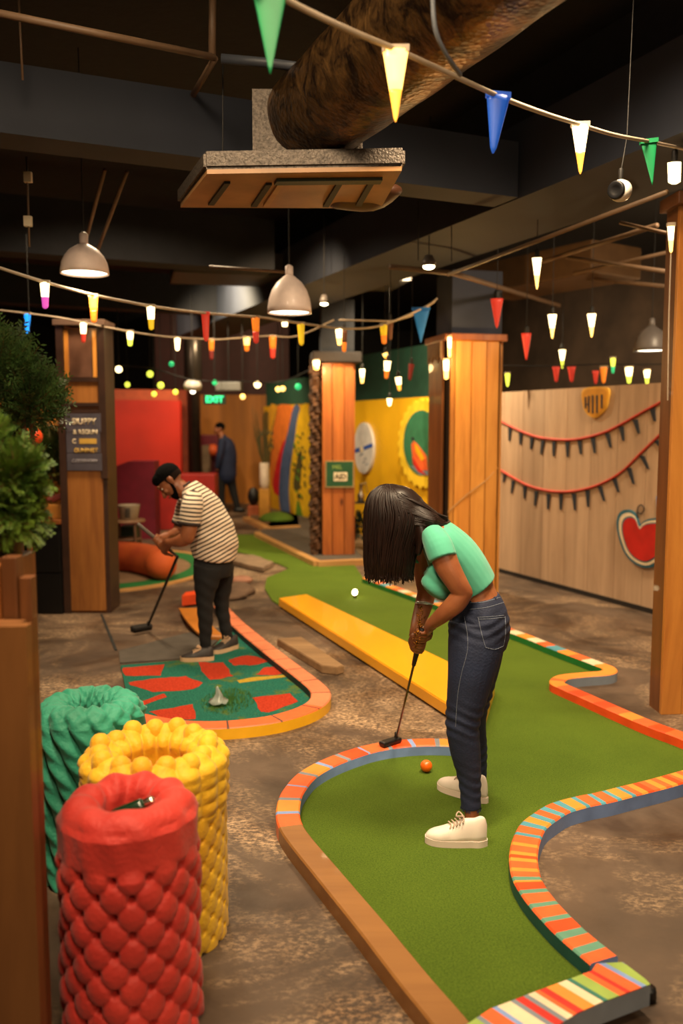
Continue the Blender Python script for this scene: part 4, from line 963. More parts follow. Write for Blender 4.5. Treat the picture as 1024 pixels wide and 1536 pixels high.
bm = NB(); tube(bm, [P(1006, 378, 4.84), P(1003, 470, 4.84), P(1001, 600, 4.84)], .004, 6, 2); tag(obj('cable', bm, M_whitecord), 'thin pale cable running down the left edge of the right pillar', 'cable')
pennant(674, 505, 536, 6, 8.1, 'litw', 'lit', 'upper thin glowing tube on the corner of the lit pillar', 'lights on pillars', tipw=.8)
pennant(669, 540, 569, 9, 8.1, 'litw', 'lit', 'lower glowing tube on the corner of the lit pillar', 'lights on pillars', tipw=.7)
pennant(474, 541, 555, 10, 10.4, 'litw', 'lit', 'glowing bulb on the bark of the far pillar', 'lights on pillars', tipw=.7)
g6 = 'small hanging lights near the bark-edged pillar'
for (x, y0, y1, w, Y, a, b, lab, dx) in [(543, 554, 575, 8, 10, 'litw', 'lit', 'small glowing cone just right of the bark-edged pillar', 0), (581, 542, 568, 10, 9.4, 'litw', 'orange', 'slanted orange white cone above the white oval plaque', -2), (597, 566, 586, 9, 9.6, 'litw', 'amber', 'small amber cone above the sun sign', 2),
                                        (584, 598, 609, 8, 10, 'litw', 'litw', 'tiny round bulb above the white oval plaque', 0), (617, 546, 571, 9, 9, 'dred', 'dred', 'dull dark red pennant beside the lit pillar', -3), (577, 530, 538, 8, 9.4, 'lit', 'amber', 'tiny amber light above the slanted cone', 3)]:
    pennant(x, y0, y1, w, Y, a, b, lab, g6, tipw=.5, wire=3.2, dx=dx)
g7 = 'tiny festoon bulbs over the far end'
for i, (x, y, r, Y, k) in enumerate([(178, 554, 5, 11, 'litw'), (225, 561, 5, 11, 'gy'), (191, 577, 4, 12, 'gy'), (241, 578, 5, 11.5, 'gy'), (231, 591, 4, 12, 'gy'), (263, 588, 4, 12, 'gy'), (257, 546, 4, 11, 'grn'), (364, 595, 4, 12, 'lit'), (386, 577, 5, 12, 'litw'), (417, 584, 4, 12, 'lit'), (424, 583, 4, 12, 'lit'), (322, 574, 4, 12, 'grn'), (447, 580, 5, 11.5, 'grn')]):
    c = P(x, y, Y); t = thing('festoon_bulb', ['white bulb nearest the oak pillar at the far end', 'yellow green bulb above the middle of the red wall', 'low yellow bulb left above the red wall', 'large yellow bulb above the red wall', 'low yellow bulb in the centre over the red wall', 'low yellow bulb at the right end of the red wall', 'tiny green bulb high over the red wall', 'yellow bulb above the ochre wall', 'bright yellow bulb at the right of the ochre wall', 'left of the twin yellow bulbs above the mural', 'right of the twin yellow bulbs above the mural', 'green bulb above the exit sign', 'green bulb above the mural near the bark'][i], 'bulb', c, g7)
    bm = NB(); ball(bm, c, r * Y / F, 12); obj('bulb', bm, PM[k], t)
    bm = NB(); tube(bm, [c, V((c.x, c.y, 3.18))], .005, 6, 1); obj('cord', bm, M_cord, t)
# reflected light on the turf, modelled as a glowing bulb shape
c = G(532, 897, .014); t = thing('turf_reflection', 'small glowing bulb shape standing for a light reflection on the far turf lane', 'bulb', c)
bm = NB(); lathe(bm, c, [(.018, 0), (.018, .03), (.012, .035)], 14); obj('reflection_base', bm, M_steel, t)
bm = NB(); ball(bm, c + Z * .055, (.024, .024, .03), 14); obj('bulb', bm, M_hot, t)
# ================================================================ FOREGROUND ROLLS
def roll(name, label, c, R_, H_, m, style, rimm=None):
    t = thing(name, label, 'pouf', V((c[0], c[1], 0)))
    cx, cy = c[0], c[1]; bm = NB(); seg = 264; nz = 190; vs = []; fs = []
    # profile: bottom -> side -> rounded rim -> hole -> down inside
    prof = []
    r0 = .052
    for i in range(nz): prof.append(('s', R_, H_ * .0 + (H_ - r0) * i / (nz - 1)))
    for i in range(1, 19):
        a = PI * i / 18; prof.append(('r', R_ - r0 + r0 * math.cos(a), H_ - r0 + r0 * math.sin(a)))
    ri = R_ - 2 * r0
    for i in range(1, 12): prof.append(('i', ri, H_ - r0 - .22 * i / 11))
    for (k, r, z) in prof:
        for j in range(seg):
            th = 2 * PI * j / seg; d = 0; 
            if style == 'quilt':
                a = 6 * th + z * 31; b = 6 * th - z * 31
                s2 = math.sin(a) ** 2 + math.sin(b) ** 2
                puff = (abs(math.sin(a)) * abs(math.sin(b))) ** .3
                d = .017 * puff - .050 * math.exp(-s2 / .15) + .003 * math.sin(5 * th + 17 * z)
                if k == 's': f = min(1, max(0, (H_ - .13 - z) / .03)); d = d * f + (1 - f) * (.010 + .004 * math.sin(5 * th + z * 20) * math.sin(9 * th))
                else: d = .005 * math.sin(7 * th) * math.sin(3 * th + 1) + .004 * math.sin(9 * th + z * 40)
            elif style == 'rope':
                a = 14 * th + z * 40; s_ = abs(math.sin(a / 2)) ** .5; seg_ = .5 + .5 * math.sin(z * 100 + 4 * th * 3)
                d = .030 * s_ - .012 + .008 * seg_ * s_
                if k == 'r': d = .014 * abs(math.sin(7 * th + z * 20)) ** .4 + .006 * math.sin(17 * th) * math.sin(z * 150) - .004
                if k == 'i': d = 0
            elif style == 'knob':
                a = 9 * th + z * 42; b = 9 * th - z * 42
                s2 = math.sin(a) ** 2 + math.sin(b) ** 2; puff = (abs(math.sin(a)) * abs(math.sin(b))) ** .5
                d = .004 * puff - .026 * math.exp(-s2 / .12)
                if k == 's' and z > H_ - .2:
                    f = min(1, (z - H_ + .2) / .04); d = d * (1 - f) + f * (.014 * abs(math.sin(9 * th)) * abs(math.sin((z - H_) * 70)) ** .5)
                if k == 'r': d = .022 * abs(math.sin(9 * th)) ** .6 * abs(math.sin(z * 60 + 1)) ** .3 - .004
            if k == 'i': rr = r - d * .5 if style != 'rope' else r; zz = z
            elif k == 'r':
                n_ = V((r - (R_ - r0), z - (H_ - r0))).normalized(); rr = r + n_.x * d; zz = z + n_.y * d
            else: rr = r + d; zz = z
            vs.append((cx + rr * math.cos(th), cy + rr * math.sin(th), zz))
    n = len(prof)
    for i in range(n - 1):
        for j in range(seg): fs.append((i * seg + j, i * seg + (j + 1) % seg, (i + 1) * seg + (j + 1) % seg, (i + 1) * seg + j))
    fs.append(tuple(range(seg))[::-1]); fs.append(tuple(range((n - 1) * seg, n * seg)))
    put(bm, vs, fs, smooth=True); obj('knitted_body', bm, m, t)
    return t
def foam(name, c, c2): return mat(name, c, .62, var=.1, scale=4, bump=.35, bscale=70, sheen=.15, col2=c2)
cr_ = ((178 - 512) * 2.28 / F, 2.29)
roll('knitted_pouf', 'tall red quilted knit pouf in the front with a dark bottle in its hole', cr_, .178, .665, foam('red_foam', 'bc2a20', 'd83c2e'), 'quilt')
cy_ = ((221 - 512) * 2.72 / F, 2.735)
roll('knitted_pouf', 'wide yellow knobbly knit pouf between the red and teal ones', cy_, .228, .625, foam('yellow_foam', 'dda20e', 'efbe22'), 'knob')
bm = NB()
for i in range(15):
    th = 2 * PI * i / 15 + .1; r = .172 + .012 * (i % 2); h = -.012 + .018 * random.random()
    tube(bm, [(cy_[0] + r * math.cos(th), cy_[1] + r * math.sin(th), .60), (cy_[0] + r * 1.0 * math.cos(th), cy_[1] + r * math.sin(th), .625 + h)], .034, 14, 2)
p = [o for o in bpy.data.objects if o.type == 'EMPTY' and 'yellow knobbly' in str(o.get('label', ''))][0]
obj('rim_knobs', bm, MATS['yellow_foam'], p)
ct_ = ((122 - 512) * 3.12 / F, 3.14)
roll('knitted_pouf', 'teal twisted rope pouf at the back of the three poufs', ct_, .182, .655, foam('teal_foam', '238468', '34a284'), 'rope')
p = [o for o in bpy.data.objects if o.type == 'EMPTY' and 'teal twisted' in str(o.get('label', ''))][0]
bm = NB(); lathe(bm, (ct_[0], ct_[1], .50), [(.076, 0), (.076, .02)], 24); obj('red_lining', bm, P_cm, p)
# bottle lying in the red pouf
t = thing('bottle', 'dark green bottle with shiny cap lying inside the red pouf', 'bottle', (cr_[0] + .03, cr_[1], .56))
bm = NB(); tube(bm, [(cr_[0] - .03, cr_[1] + .0, .60), (cr_[0] + .03, cr_[1] + .01, .62)], .022, 14, 3); obj('glass', bm, mat('bottle_green', '12301c', .2, coat=.5), t)
bm = NB(); tube(bm, [(cr_[0] + .045, cr_[1] + .012, .628), (cr_[0] + .06, cr_[1] + .015, .634)], .014, 12, 2); obj('cap', bm, mat('cap_metal', 'd8cdb8', .2, 1), t)
# ================================================================ COUNTER AT LEFT
M_cnt = wood('counter_brown', '6e4220', '9a6434', 'z', .5, 4, .1); M_cnt2 = wood('counter_orange', '7d451c', 'a5622c', 'z', .45, 4, .1)
t = thing('wooden_counter', 'brown wooden counter along the left edge under the leafy bush', 'counter', (-1.3, 2.3, 0))
bm = NB(); x = -2.0
while x < -.74:
    w = min(.19, -.735 - x); abox(bm, x, x + w - .003, 1.99, 2.03, 0, 1.2, tint=random.random() * .6); x += w
obj('end_panel', bm, M_cnt, t)
bm = NB(); abox(bm, -2.0, -.765, 2.032, 2.065, 0, 1.2, tint=.4); obj('panel_backing', bm, M_cnt, t)
bm = NB(); abox(bm, -2.3, -.83, 2.075, 2.33, 0, 1.33, tint=.6, bev=.004); obj('cabinet_body', bm, M_cnt2, t)
bm = NB(); abox(bm, -.828, -.79, 2.08, 2.13, 0, 1.35, bev=.004); abox(bm, -.787, -.757, 2.085, 2.125, 0, 1.30, bev=.004); obj('corner_post', bm, M_wood_d, t)
# ================================================================ PLANTS
M_leaf = mat('bush_leaf', '2c4a12', .5, col2='6a8428', scale=14); M_leaf2 = mat('tree_leaf', '20340f', .55, col2='44602a', scale=10); M_twig = mat('twig', '6a4a28', .8)
def sprays(bm, bt, c, rad, n, ln, lw, up=.2, seed=1, droop=.0):
    rnd = random.Random(seed)
    for i in range(n):
        a = rnd.random() * 2 * PI; ph = math.acos(rnd.uniform(-.75, 1)); d = V((math.sin(ph) * math.cos(a), math.sin(ph) * math.sin(a), math.cos(ph)))
        k = rnd.random() ** .35; p0 = c + V((d.x * rad[0], d.y * rad[1], d.z * rad[2])) * k * .86
        g = (d + V((0, 0, up - droop * rnd.random())) + V((rnd.uniform(-.3, .3), rnd.uniform(-.3, .3), rnd.uniform(-.3, .3)))).normalized()
        L_ = ln * rnd.uniform(.5, 1.25); s = g.cross(V((rnd.uniform(-1, 1), rnd.uniform(-1, 1), rnd.uniform(-1, 1)))).normalized()
        m_ = 6
        put(bt, [p0 - s * .0012, p0 + s * .0012, p0 + g * L_], [(0, 1, 2)])
        for q in range(m_):
            b = p0 + g * (L_ * (q + .6) / m_)
            for sg in (-1, 1):
                dr = (g * .8 + s * sg + V((rnd.uniform(-.3, .3),) * 3)).normalized(); l = L_ * .34 * (1.15 - q / m_ * .6); w = lw
                sd = dr.cross(g).normalized().cross(dr) * w
                put(bm, [b, b + dr * l * .5 + sd, b + dr * l, b + dr * l * .5 - sd], [(0, 1, 2, 3)])
c = P(10, 742, 2.25)
t = thing('potted_bush', 'leafy green bush in a black pot on the counter at the left edge', 'plant', (c.x - .02, c.y, 1.33))
bm = NB(); lathe(bm, (P(12, 800, 2.22).x, 2.22, 1.331), [(.034, 0), (.044, .085), (.047, .09), (.04, .093)], 24); obj('pot', bm, M_black, t)
bf = NB(); bt = NB(); sprays(bf, bt, c + V((-.03, 0, 0)), (.115, .11, .15), 900, .055, .0034, .1, 3, .3)
sprays(bf, bt, c + V((.035, -.02, .05)), (.06, .08, .07), 260, .05, .0034, .1, 4)
sprays(bf, bt, c + V((.03, -.03, -.07)), (.06, .08, .05), 220, .055, .0034, .0, 5, .8)
sprays(bf, bt, c + V((-.06, 0, .14)), (.07, .08, .07), 200, .05, .0034, .0, 6)
for k in range(7):
    a = k * .9; tube(bt, [(P(12, 800, 2.22).x, 2.22, 1.41), c + V((math.cos(a) * .06, math.sin(a) * .06, -.02 + .02 * k))], [.004, .002], 5, 2)
obj('foliage', bf, M_leaf, t, keep=True); obj('stems', bt, M_twig, t, keep=True)
c = P(20, 605, 5.2)
t = thing('potted_tree', 'tall dark feathery tree with several trunks behind the bush', 'plant', (c.x, c.y, 0))
bf = NB(); bt = NB(); sprays(bf, bt, c + V((-.1, 0, .1)), (.24, .24, .30), 1100, .15, .006, .5, 8); sprays(bf, bt, c + V((.13, 0, .0)), (.11, .2, .2), 450, .13, .006, .4, 9); sprays(bf, bt, c + V((-.2, 0, -.3)), (.3, .2, .25), 500, .13, .006, .3, 10)
obj('foliage', bf, M_leaf2, t, keep=True)
for k, (x, dx) in enumerate([(8, 0), (18, 2), (37, -2), (49, 3), (28, 0)]):
    a = P(x, 620, 5.2); tube(bt, [(a.x * 1.06, 5.2 + .03 * k, .30), a, P(x + dx, 560, 5.2)], [.02, .016, .01], 8, 3)
obj('trunks', bt, mat('trunk_red', '7a4522', .7), t, keep=True)
bm = NB(); lathe(bm, (c.x - .16, 5.25, 0), [(.10, 0), (.12, .3), (.125, .31), (.115, .31), (.11, .28)], 28); obj('pot', bm, M_black, t)
# low plants + warm shelf behind
t = thing('black_cabinet', 'black cabinet standing between the counter and the oak pillar', 'cabinet', (-2.62, 7.7, 0))
xa = P(50, 850, 7.55).x; xb = -2.465
bm = NB(); abox(bm, xa - .6, xb, 7.56, 8.0, 0, .80); obj('body', bm, mat('cabinet_black', '08080a', .4), t)
bm = NB(); abox(bm, xa - .59, xb - .01, 7.545, 7.56, .01, .36, bev=.003); obj('door', bm, mat('cabinet_black', '08080a', .4), t)
bm = NB(); abox(bm, xa - .59, xb - .01, 7.545, 7.56, .38, .79, bev=.003); obj('door', bm, mat('cabinet_black', '08080a', .4), t)
bm = NB(); abox(bm, xa - .61, xb + .005, 7.53, 8.02, .80, .84, bev=.004); obj('worktop', bm, M_cnt2, t)
bm = NB(); abox(bm, P(70, 760, 7.7).x, xb - .01, 7.62, 7.9, .8405, .97, bev=.01); tag(obj('amber_box', bm, M_wood), 'amber wooden box standing on the black cabinet', 'box')
bm = NB(); tube(bm, [P(74, 748, 7.72), P(92, 742, 7.72)], .03, 10, 2); o = tag(obj('folded_cloth', bm, mat('pink_cloth', '9a4a44', .9)), 'small pink folded cloth on the amber box', 'cloth'); o.location.z = .9705
c = P(72, 700, 8.1)
t = thing('potted_plant', 'upright green plant behind the amber box', 'plant', (c.x, c.y, 0))
bf = NB(); bt = NB(); sprays(bf, bt, c + V((0, .1, .0)), (.14, .12, .38), 500, .14, .008, .5, 12); obj('foliage', bf, M_leaf2, t, keep=True)
tube(bt, [(c.x, c.y + .1, .3), c + V((0, .1, 0))], .02, 8, 2); obj('stem', bt, M_twig, t, keep=True)
bm = NB(); lathe(bm, (c.x, c.y + .1, 0), [(.13, 0), (.16, .3), (.14, .3)], 24); obj('pot', bm, M_black, t)
bm = NB(); planks(bm, (-4.6, 8.75, 0), (-2.5, 8.75, 0), (0, -1, 0), 0, 2.0, [1] * 12); tag(obj('slatted_screen', bm, M_wood), 'warm brown slatted screen behind the plants at the left', 'screen')
bm = NB(); ball(bm, P(50, 655, 7.2), .075, 16); t_ = tag(obj('lantern', bm, glow('lantern_red', 'c83c10', .35)), 'red orange round lantern between the tree trunks', 'lantern')
bm2 = NB(); c = P(50, 655, 7.2); tube(bm2, [c + Z * .07, V((c.x, c.y, 3.2))], .003, 6, 1); obj('cord', bm2, M_cord, t_)
# ================================================================ BACK LEFT: table, bench, ring
q = P(190, 779, 10.3); zt = q.z
t = thing('side_table', 'small round table carrying the white basket behind the oak pillar', 'table', (q.x, q.y, 0))
bm = NB(); lathe(bm, (q.x, q.y, zt - .03), [(.21, 0), (.22, .015), (.21, .03)], 32); obj('tabletop', bm, mat('table_tan', '8c6a50', .4), t)
for k in range(4):
    a = PI / 4 + k * PI / 2; bm = NB(); tube(bm, [(q.x + .17 * math.cos(a), q.y + .17 * math.sin(a), zt - .03), (q.x + .2 * math.cos(a), q.y + .2 * math.sin(a), 0.01)], .015, 8, 1); obj('leg', bm, mat('leg_brown', '5a3a26', .6), t)
bm = NB(); lathe(bm, (q.x, q.y, zt * .55), [(.17, 0), (.17, .02)], 24); obj('lower_shelf', bm, mat('leg_brown', '5a3a26', .6), t)
t = thing('basket', 'white woven basket standing on the small round table', 'basket', (q.x + .03, q.y, zt))
bm = NB(); cx = q.x + .03
lathe(bm, (cx, q.y, zt), [(.10, 0), (.13, .17), (.135, .175), (.125, .175), (.095, .01)], 28); obj('body', bm, mat('basket_white', 'b5a792', .6, bump=.5, bscale=40), t)
bm = NB()
for k in range(3):
    for j in range(4): abox(bm, cx - .015 + k * .022, cx - .015 + k * .022 + .012, q.y - .138, q.y - .112, zt + .035 + j * .03, zt + .035 + j * .03 + .018)
obj('dark_weave', bm, P_dk, t)
bm = NB(); abox(bm, q.x - .17, q.x + .02, q.y + .3, q.y + .55, 0, .42, bev=.01); tag(obj('storage_box', bm, mat('green_box', '12241a', .5)), 'dark green box under the small round table', 'box')
t = thing('foam_bench', 'low curved orange foam bench on the round green mat', 'bench', G(205, 862))
bm = NB(); zc_ = .165
tube(bm, [V((-3.6, 9.75, zc_)), V((-2.9, 9.85, zc_)), V((-2.4, 9.75, zc_)), V((-2.05, 9.4, zc_)), V((-1.93, 9.2, zc_))], [(.165, .165)] * 5, 20, 6, ref=(0, 0, 1), cap='round')
for v in bm.verts: v.co.z = max(.0145, min(v.co.z * 1.1, .335))
obj('foam_body', bm, mat('orange_foam', 'a8401a', .8, col2='c4581e', scale=3, bump=.2), t)
cxr, cyr = -2.75, 9.95
def ering(bm, a0, b0, a1, b1, z0, z1, n=90):
    vs = []; fs = []
    for i in range(n):
        t_ = 2 * PI * i / n
        for (a, b, z) in ((a0, b0, z0), (a1, b1, z0), (a1, b1, z1), (a0, b0, z1)): vs.append((cxr + a * math.cos(t_), cyr + b * math.sin(t_), z))
    for i in range(n):
        j = (i + 1) % n
        for k in range(4): fs.append((i * 4 + k, i * 4 + (k + 1) % 4, j * 4 + (k + 1) % 4, j * 4 + k))
    put(bm, vs, fs)
t = thing('round_mat', 'round beige mat with bright green ring under the orange bench', 'mat', (cxr, cyr, 0))
bm = NB(); ering(bm, .001, .001, .98, 1.10, .001, .012); obj('beige_centre', bm, mat('beige_mat', '86684c', .9), t)
bm = NB(); ering(bm, .98, 1.10, 1.2, 1.44, .001, .014); obj('green_ring', bm, mat('ring_green', '15662c', .8), t)
bm = NB(); ering(bm, 1.2, 1.44, 1.25, 1.56, .001, .02); obj('pale_edge', bm, M_pale, t)
# ramp toy behind the man
t = thing('ramp_piece', 'red block with a curved yellow strip lying behind the legs of the man', 'ramp', G(300, 935))
a = G(273, 912); b = G(305, 908)
bm = NB(); d = V((b.x - a.x, b.y - a.y, 0)); prism(bm, [V((a.x, a.y, .02)), V((b.x, b.y, .02)), V((b.x, b.y, .02)) + V((.0, .2, 0)), V((a.x, a.y, .02)) + V((0, .2, 0))], Z * .09); obj('red_block', bm, P_rd, t)
bm = NB(); pts = [G(280, 912, .06), G(292, 930, .08), G(312, 950, .05), G(330, 958, .02)]; q = cr([tuple(p) for p in pts], 6); bmv = []
for p in q: bmv += [V(p) - V((.07, 0, 0)), V(p) + V((.10, 0, 0)), V(p) + V((.10, 0, -.018)), V(p) - V((.07, 0, .018))]
fs = []
for i in range(len(q) - 1):
    for k in range(4): fs.append((i * 4 + k, i * 4 + (k + 1) % 4, i * 4 + 4 + (k + 1) % 4, i * 4 + 4 + k))
put(bm, bmv, fs + [(0, 1, 2, 3), tuple(range(len(bmv) - 4, len(bmv)))]); obj('yellow_strip', bm, mat('ramp_ochre', 'b06a1c', .5), t)
# maroon booth, red booth, dark column, exit sign, etc.
def bx(px0, px1, ytop, Y, dep, m, name, label, cat, z0=0, bev=.02):
    a = P(px0, ytop, Y); b = P(px1, ytop, Y); bm = NB(); abox(bm, a.x, b.x, Y, Y + dep, z0, a.z, bev=bev); return tag(obj(name, bm, m), label, cat)
a = P(120, 700, 12.6); b = P(193, 692, 12.6); c_ = P(231, 692, 12.6)
bm = NB(); prism(bm, [V((a.x, 12.6, 0)), V((c_.x, 12.6, 0)), V((c_.x, 12.6, c_.z)), V((b.x, 12.6, b.z)), V((P(166, 702, 12.6).x, 12.6, P(166, 702, 12.6).z)), V((a.x, 12.6, P(166, 702, 12.6).z))], (0, .35, 0))
tag(obj('booth_divider', bm, mat('maroon_panel', '6a1024', .5)), 'dark maroon booth panel in front of the red wall', 'panel')
bx(232, 322, 711, 13.7, .4, mat('booth_red', 'a0201a', .5), 'banquette', 'low red banquette below the dark round column', 'seating')
bm = NB(); c = P(291, 650, 15.9); lathe(bm, (c.x, 15.9, 0), [(.12, 0), (.12, 2.3), (.16, 2.35), (.16, 3.9)], 24); tag(obj('round_column', bm, mat('dark_metal', '3a332e', .3, .6)), 'dark shiny round column at the right end of the red wall', 'column')
bm = NB(); c = P(279, 650, 16.05); abox(bm, P(272, 650, 16.5).x, P(281, 650, 16.5).x, 16.5, 16.7, 0, 2.3); tag(obj('dark_panel', bm, M_wood_d), 'narrow dark wooden panel beside the round column', 'panel')
bx(300, 326, 652, 17.6, .2, mat('maroon_panel', '6a1024', .5), 'notice_panel', 'dark red panel behind the man in the navy jacket', 'panel')
bm = NB(); c = P(319, 675, 17.3); ball(bm, c, .12, 16); t_ = tag(obj('balloon', bm, P_or), 'coral balloon left of the navy jacket', 'balloon')
bm = NB(); tube(bm, [c - Z * .12, V((c.x, c.y, 0))], .004, 6, 1); obj('string', bm, M_cord, t_)
bx(302, 314, 668, 17.2, .2, M_stone, 'crate', 'tall brown crate stack by the round column', 'crate')
# exit sign
c = P(322, 599.5, 13.0)
t = thing('exit_sign', 'small green illuminated exit sign above the ochre wall', 'sign', c)
bm = NB(); box(bm, c - Z * .07, (.33, 0, 0), (0, .05, 0), (0, 0, .14), bev=.006); obj('housing', bm, mat('exit_housing', '0c2c1a', .5), t)
bm = NB(); text_bm(bm, 'EXIT', c + V((0, -.027, .0)), (1, 0, 0), Z, .13, .004, bold=.004); obj('lettering', bm, glow('exit_green', '30e090', 4), t)
bm = NB(); tube(bm, [c + Z * .07, V((c.x, c.y, 3.19))], .006, 6, 1); obj('rod', bm, M_cord, t)
c = P(343, 580, 12.4); bm = NB(); box(bm, c - Z * .06, (.36, 0, 0), (0, .2, 0), (0, 0, .13), bev=.02)
o = tag(obj('projector', bm, mat('unit_grey', '77746f', .5)), 'grey box unit hanging beside the far round lamp', 'unit')
bm = NB(); tube(bm, [c + Z * .06, V((c.x, c.y, 3.98))], .008, 6, 1); obj('rod', bm, M_cord, o)
# items by mural
c = P(397, 775, 15.3)
t = thing('vase_stand', 'tall ochre stand with a white vase of bare twigs near the mural', 'vase', V((c.x, c.y, .0)))
zt2 = P(397, 733, 15.3).z
bm = NB(); abox(bm, c.x - .09, c.x + .09, 15.2, 15.4, 0, zt2, bev=.01); obj('stand', bm, mat('stand_ochre', 'b07a20', .5), t)
zt3 = P(397, 694, 15.3).z
bm = NB(); lathe(bm, (c.x, 15.3, zt2), [(.07, 0), (.085, .1), (.08, zt3 - zt2), (.07, zt3 - zt2), (.07, .05)], 20); obj('vase', bm, mat('vase_white', 'b8a694', .5), t)
bm = NB()
for k in range(26):
    a = random.uniform(-1, 1); h = random.uniform(.4, 1.0); p0 = V((c.x + a * .03, 15.3, zt3)); tube(bm, [p0, p0 + V((a * .10, random.uniform(-.05, .05), h * .5)), p0 + V((a * .17 + random.uniform(-.04, .04), random.uniform(-.1, .1), h))], [.007, .006, .003], 5, 2)
    put(bm, [p0 + V((a * .1, 0, h * .5)), p0 + V((a * .1 + .05, 0, h * .5 + .05)), p0 + V((a * .1 + .02, 0.02, h * .5 + .12))], [(0, 1, 2)])
obj('twigs', bm, mat('twig_olive', '4a4016', .8), t, keep=True)
bx(371, 388, 759, 15.6, .3, mat('box_terracotta', '9a4c24', .6), 'wooden_box', 'terracotta box under the black bag near the ochre wall', 'box')
bm = NB(); c = P(380, 744, 15.75); ball(bm, V((c.x, c.y, P(380, 759, 15.6).z + .165)), (.11, .09, .165), 16); tag(obj('bag', bm, M_black), 'black rounded bag standing on the terracotta box', 'bag')
bm = NB(); c = G(412, 783, .05); ball(bm, V((c.x, c.y + .35, .048)), (.3, .28, .14), 20)
for v in bm.verts: v.co.z = max(v.co.z, .048)
tag(obj('grass_mound', bm, mat('mound_green', '55751c', .9, bump=.5)), 'low green mound on the small platform under the mural', 'mound')
# dark plant stand right of the far pillar
c = G(540, 850); c = V((P(541, 800, 11.6).x, 11.6, 0))
t = thing('potted_plant', 'dark plant on a black wire stand against the yellow wall', 'plant', c)
bm = NB()
for sx in (-1, 1):
    for sy in (-1, 1): tube(bm, [c + V((sx * .1, sy * .08, .0)), c + V((sx * .1, sy * .08, .62))], .007, 6, 1)
for zz in (.3, .62): box(bm, c + Z * zz, (.24, 0, 0), (0, .2, 0), Z * .014)
obj('stand', bm, M_black, t)
bf = NB(); bt = NB(); sprays(bf, bt, c + Z * .27, (.13, .1, .24), 160, .09, .014, .2, 21); obj('foliage', bf, mat('plant_dark', '14261a', .6), t, keep=True)
bm = NB(); lathe(bm, c + Z * .635, [(.045, 0), (.05, .1), (.02, .13), (.02, .24), (.026, .25)], 16); obj('silver_jug', bm, M_steel, t)
bm = NB(); q0 = c + Z * .64
tube(bm, [q0 + V((.02, 0, .2)), q0 + V((.06, 0, .26)), q0 + V((.09, 0, .12))], .006, 6, 4); obj('jug_handle', bm, M_steel, t); bt.free()
bm = NB(); c = G(729, 1062, .014); box(bm, c, (.05, 0, 0), (0, .03, 0), Z * .035, bev=.006); tag(obj('club_rest', bm, M_black), 'small black block at the end of the yellow board behind her knees', 'block')
bm = NB(); c = G(722, 1084, .014); box(bm, c, (.035, 0, 0), (0, .03, 0), Z * .04, bev=.006); tag(obj('marker_block', bm, P_rd), 'small red marker block right behind the knees of the woman', 'block')
# ================================================================ PEOPLE
from mathutils.bvhtree import BVHTree
def skin_mat(name, c1, c2, rough=.45):
    m = mat(name, c1, rough, var=.1, scale=12, col2=c2, bump=.06, bscale=160)
    m.node_tree.nodes['Principled BSDF'].inputs['Subsurface Weight'].default_value = .08
    m.node_tree.nodes['Principled BSDF'].inputs['Subsurface Radius'].default_value = (.02, .008, .004)
    return m
def rot3(side, fwd, up):
    m = Matrix((side, fwd, up)); m.transpose(); return m
def axes(up, fwd):
    up = V(up).normalized(); fwd = V(fwd); fwd = (fwd - up * fwd.dot(up)).normalized(); return fwd.cross(up), fwd, up
def head(bm, c, up, fwd, s=1.):
    sd, fw, u = axes(up, fwd); R_ = rot3(sd, fw, u); c = V(c)
    L3 = lambda a, b, d: c + (sd * a + fw * b + u * d) * s
    E = lambda a, b, d, r: ball(bm, L3(a, b, d), tuple(x * s for x in r), 20, R_)
    E(0, -.008, .035, (.074, .094, .083)); E(0, .025, -.01, (.064, .068, .085)); E(0, .035, -.055, (.052, .050, .052)); E(0, .052, -.088, (.026, .026, .022))
    tube(bm, [L3(0, .086, .022), L3(0, .100, -.006), L3(0, .112, -.027)], [.008 * s, .010 * s, .012 * s], 10, 4, ref=sd)
    E(-.010, .100, -.029, (.009, .010, .007)); E(.010, .100, -.029, (.009, .010, .007))
    E(0, .087, .040, (.05, .012, .010)); E(-.040, .070, -.018, (.018, .018, .018)); E(.040, .070, -.018, (.018, .018, .018))
    E(0, .090, -.055, (.021, .009, .005)); E(0, .087, -.064, (.019, .009, .006))
    for k in (-1, 1):
        E(.076 * k, -.005, -.002, (.008, .018, .030)); E(.080 * k, -.012, .006, (.009, .016, .022))
    return L3, E, R_
def face_parts(L3, R_, s, parent, iris):
    for k in (-1, 1):
        bm = NB(); ball(bm, L3(.030 * k, .074, .012), (.011 * s, .011 * s, .007 * s), 14, R_); ball(bm, L3(.030 * k, .082, .011), (.0045 * s, .0045 * s, .0045 * s), 10, R_, 1)
        obj('eye', bm, [mat('eye_white', 'd9cfc4', .3), iris], parent, smooth=True)
        bm = NB(); tube(bm, [L3(.014 * k, .094, .036), L3(.032 * k, .092, .042), L3(.050 * k, .080, .036)], [.003 * s, .004 * s, .002 * s], 8, 4); obj('eyebrow', bm, M_hair, parent)
    bm = NB(); tube(bm, [L3(-.020, .090, -.060), L3(0, .099, -.058), L3(.020, .090, -.060)], [.003 * s, .0055 * s, .003 * s], 8, 4); obj('lips', bm, mat('lips', '7c3a30', .4), parent)
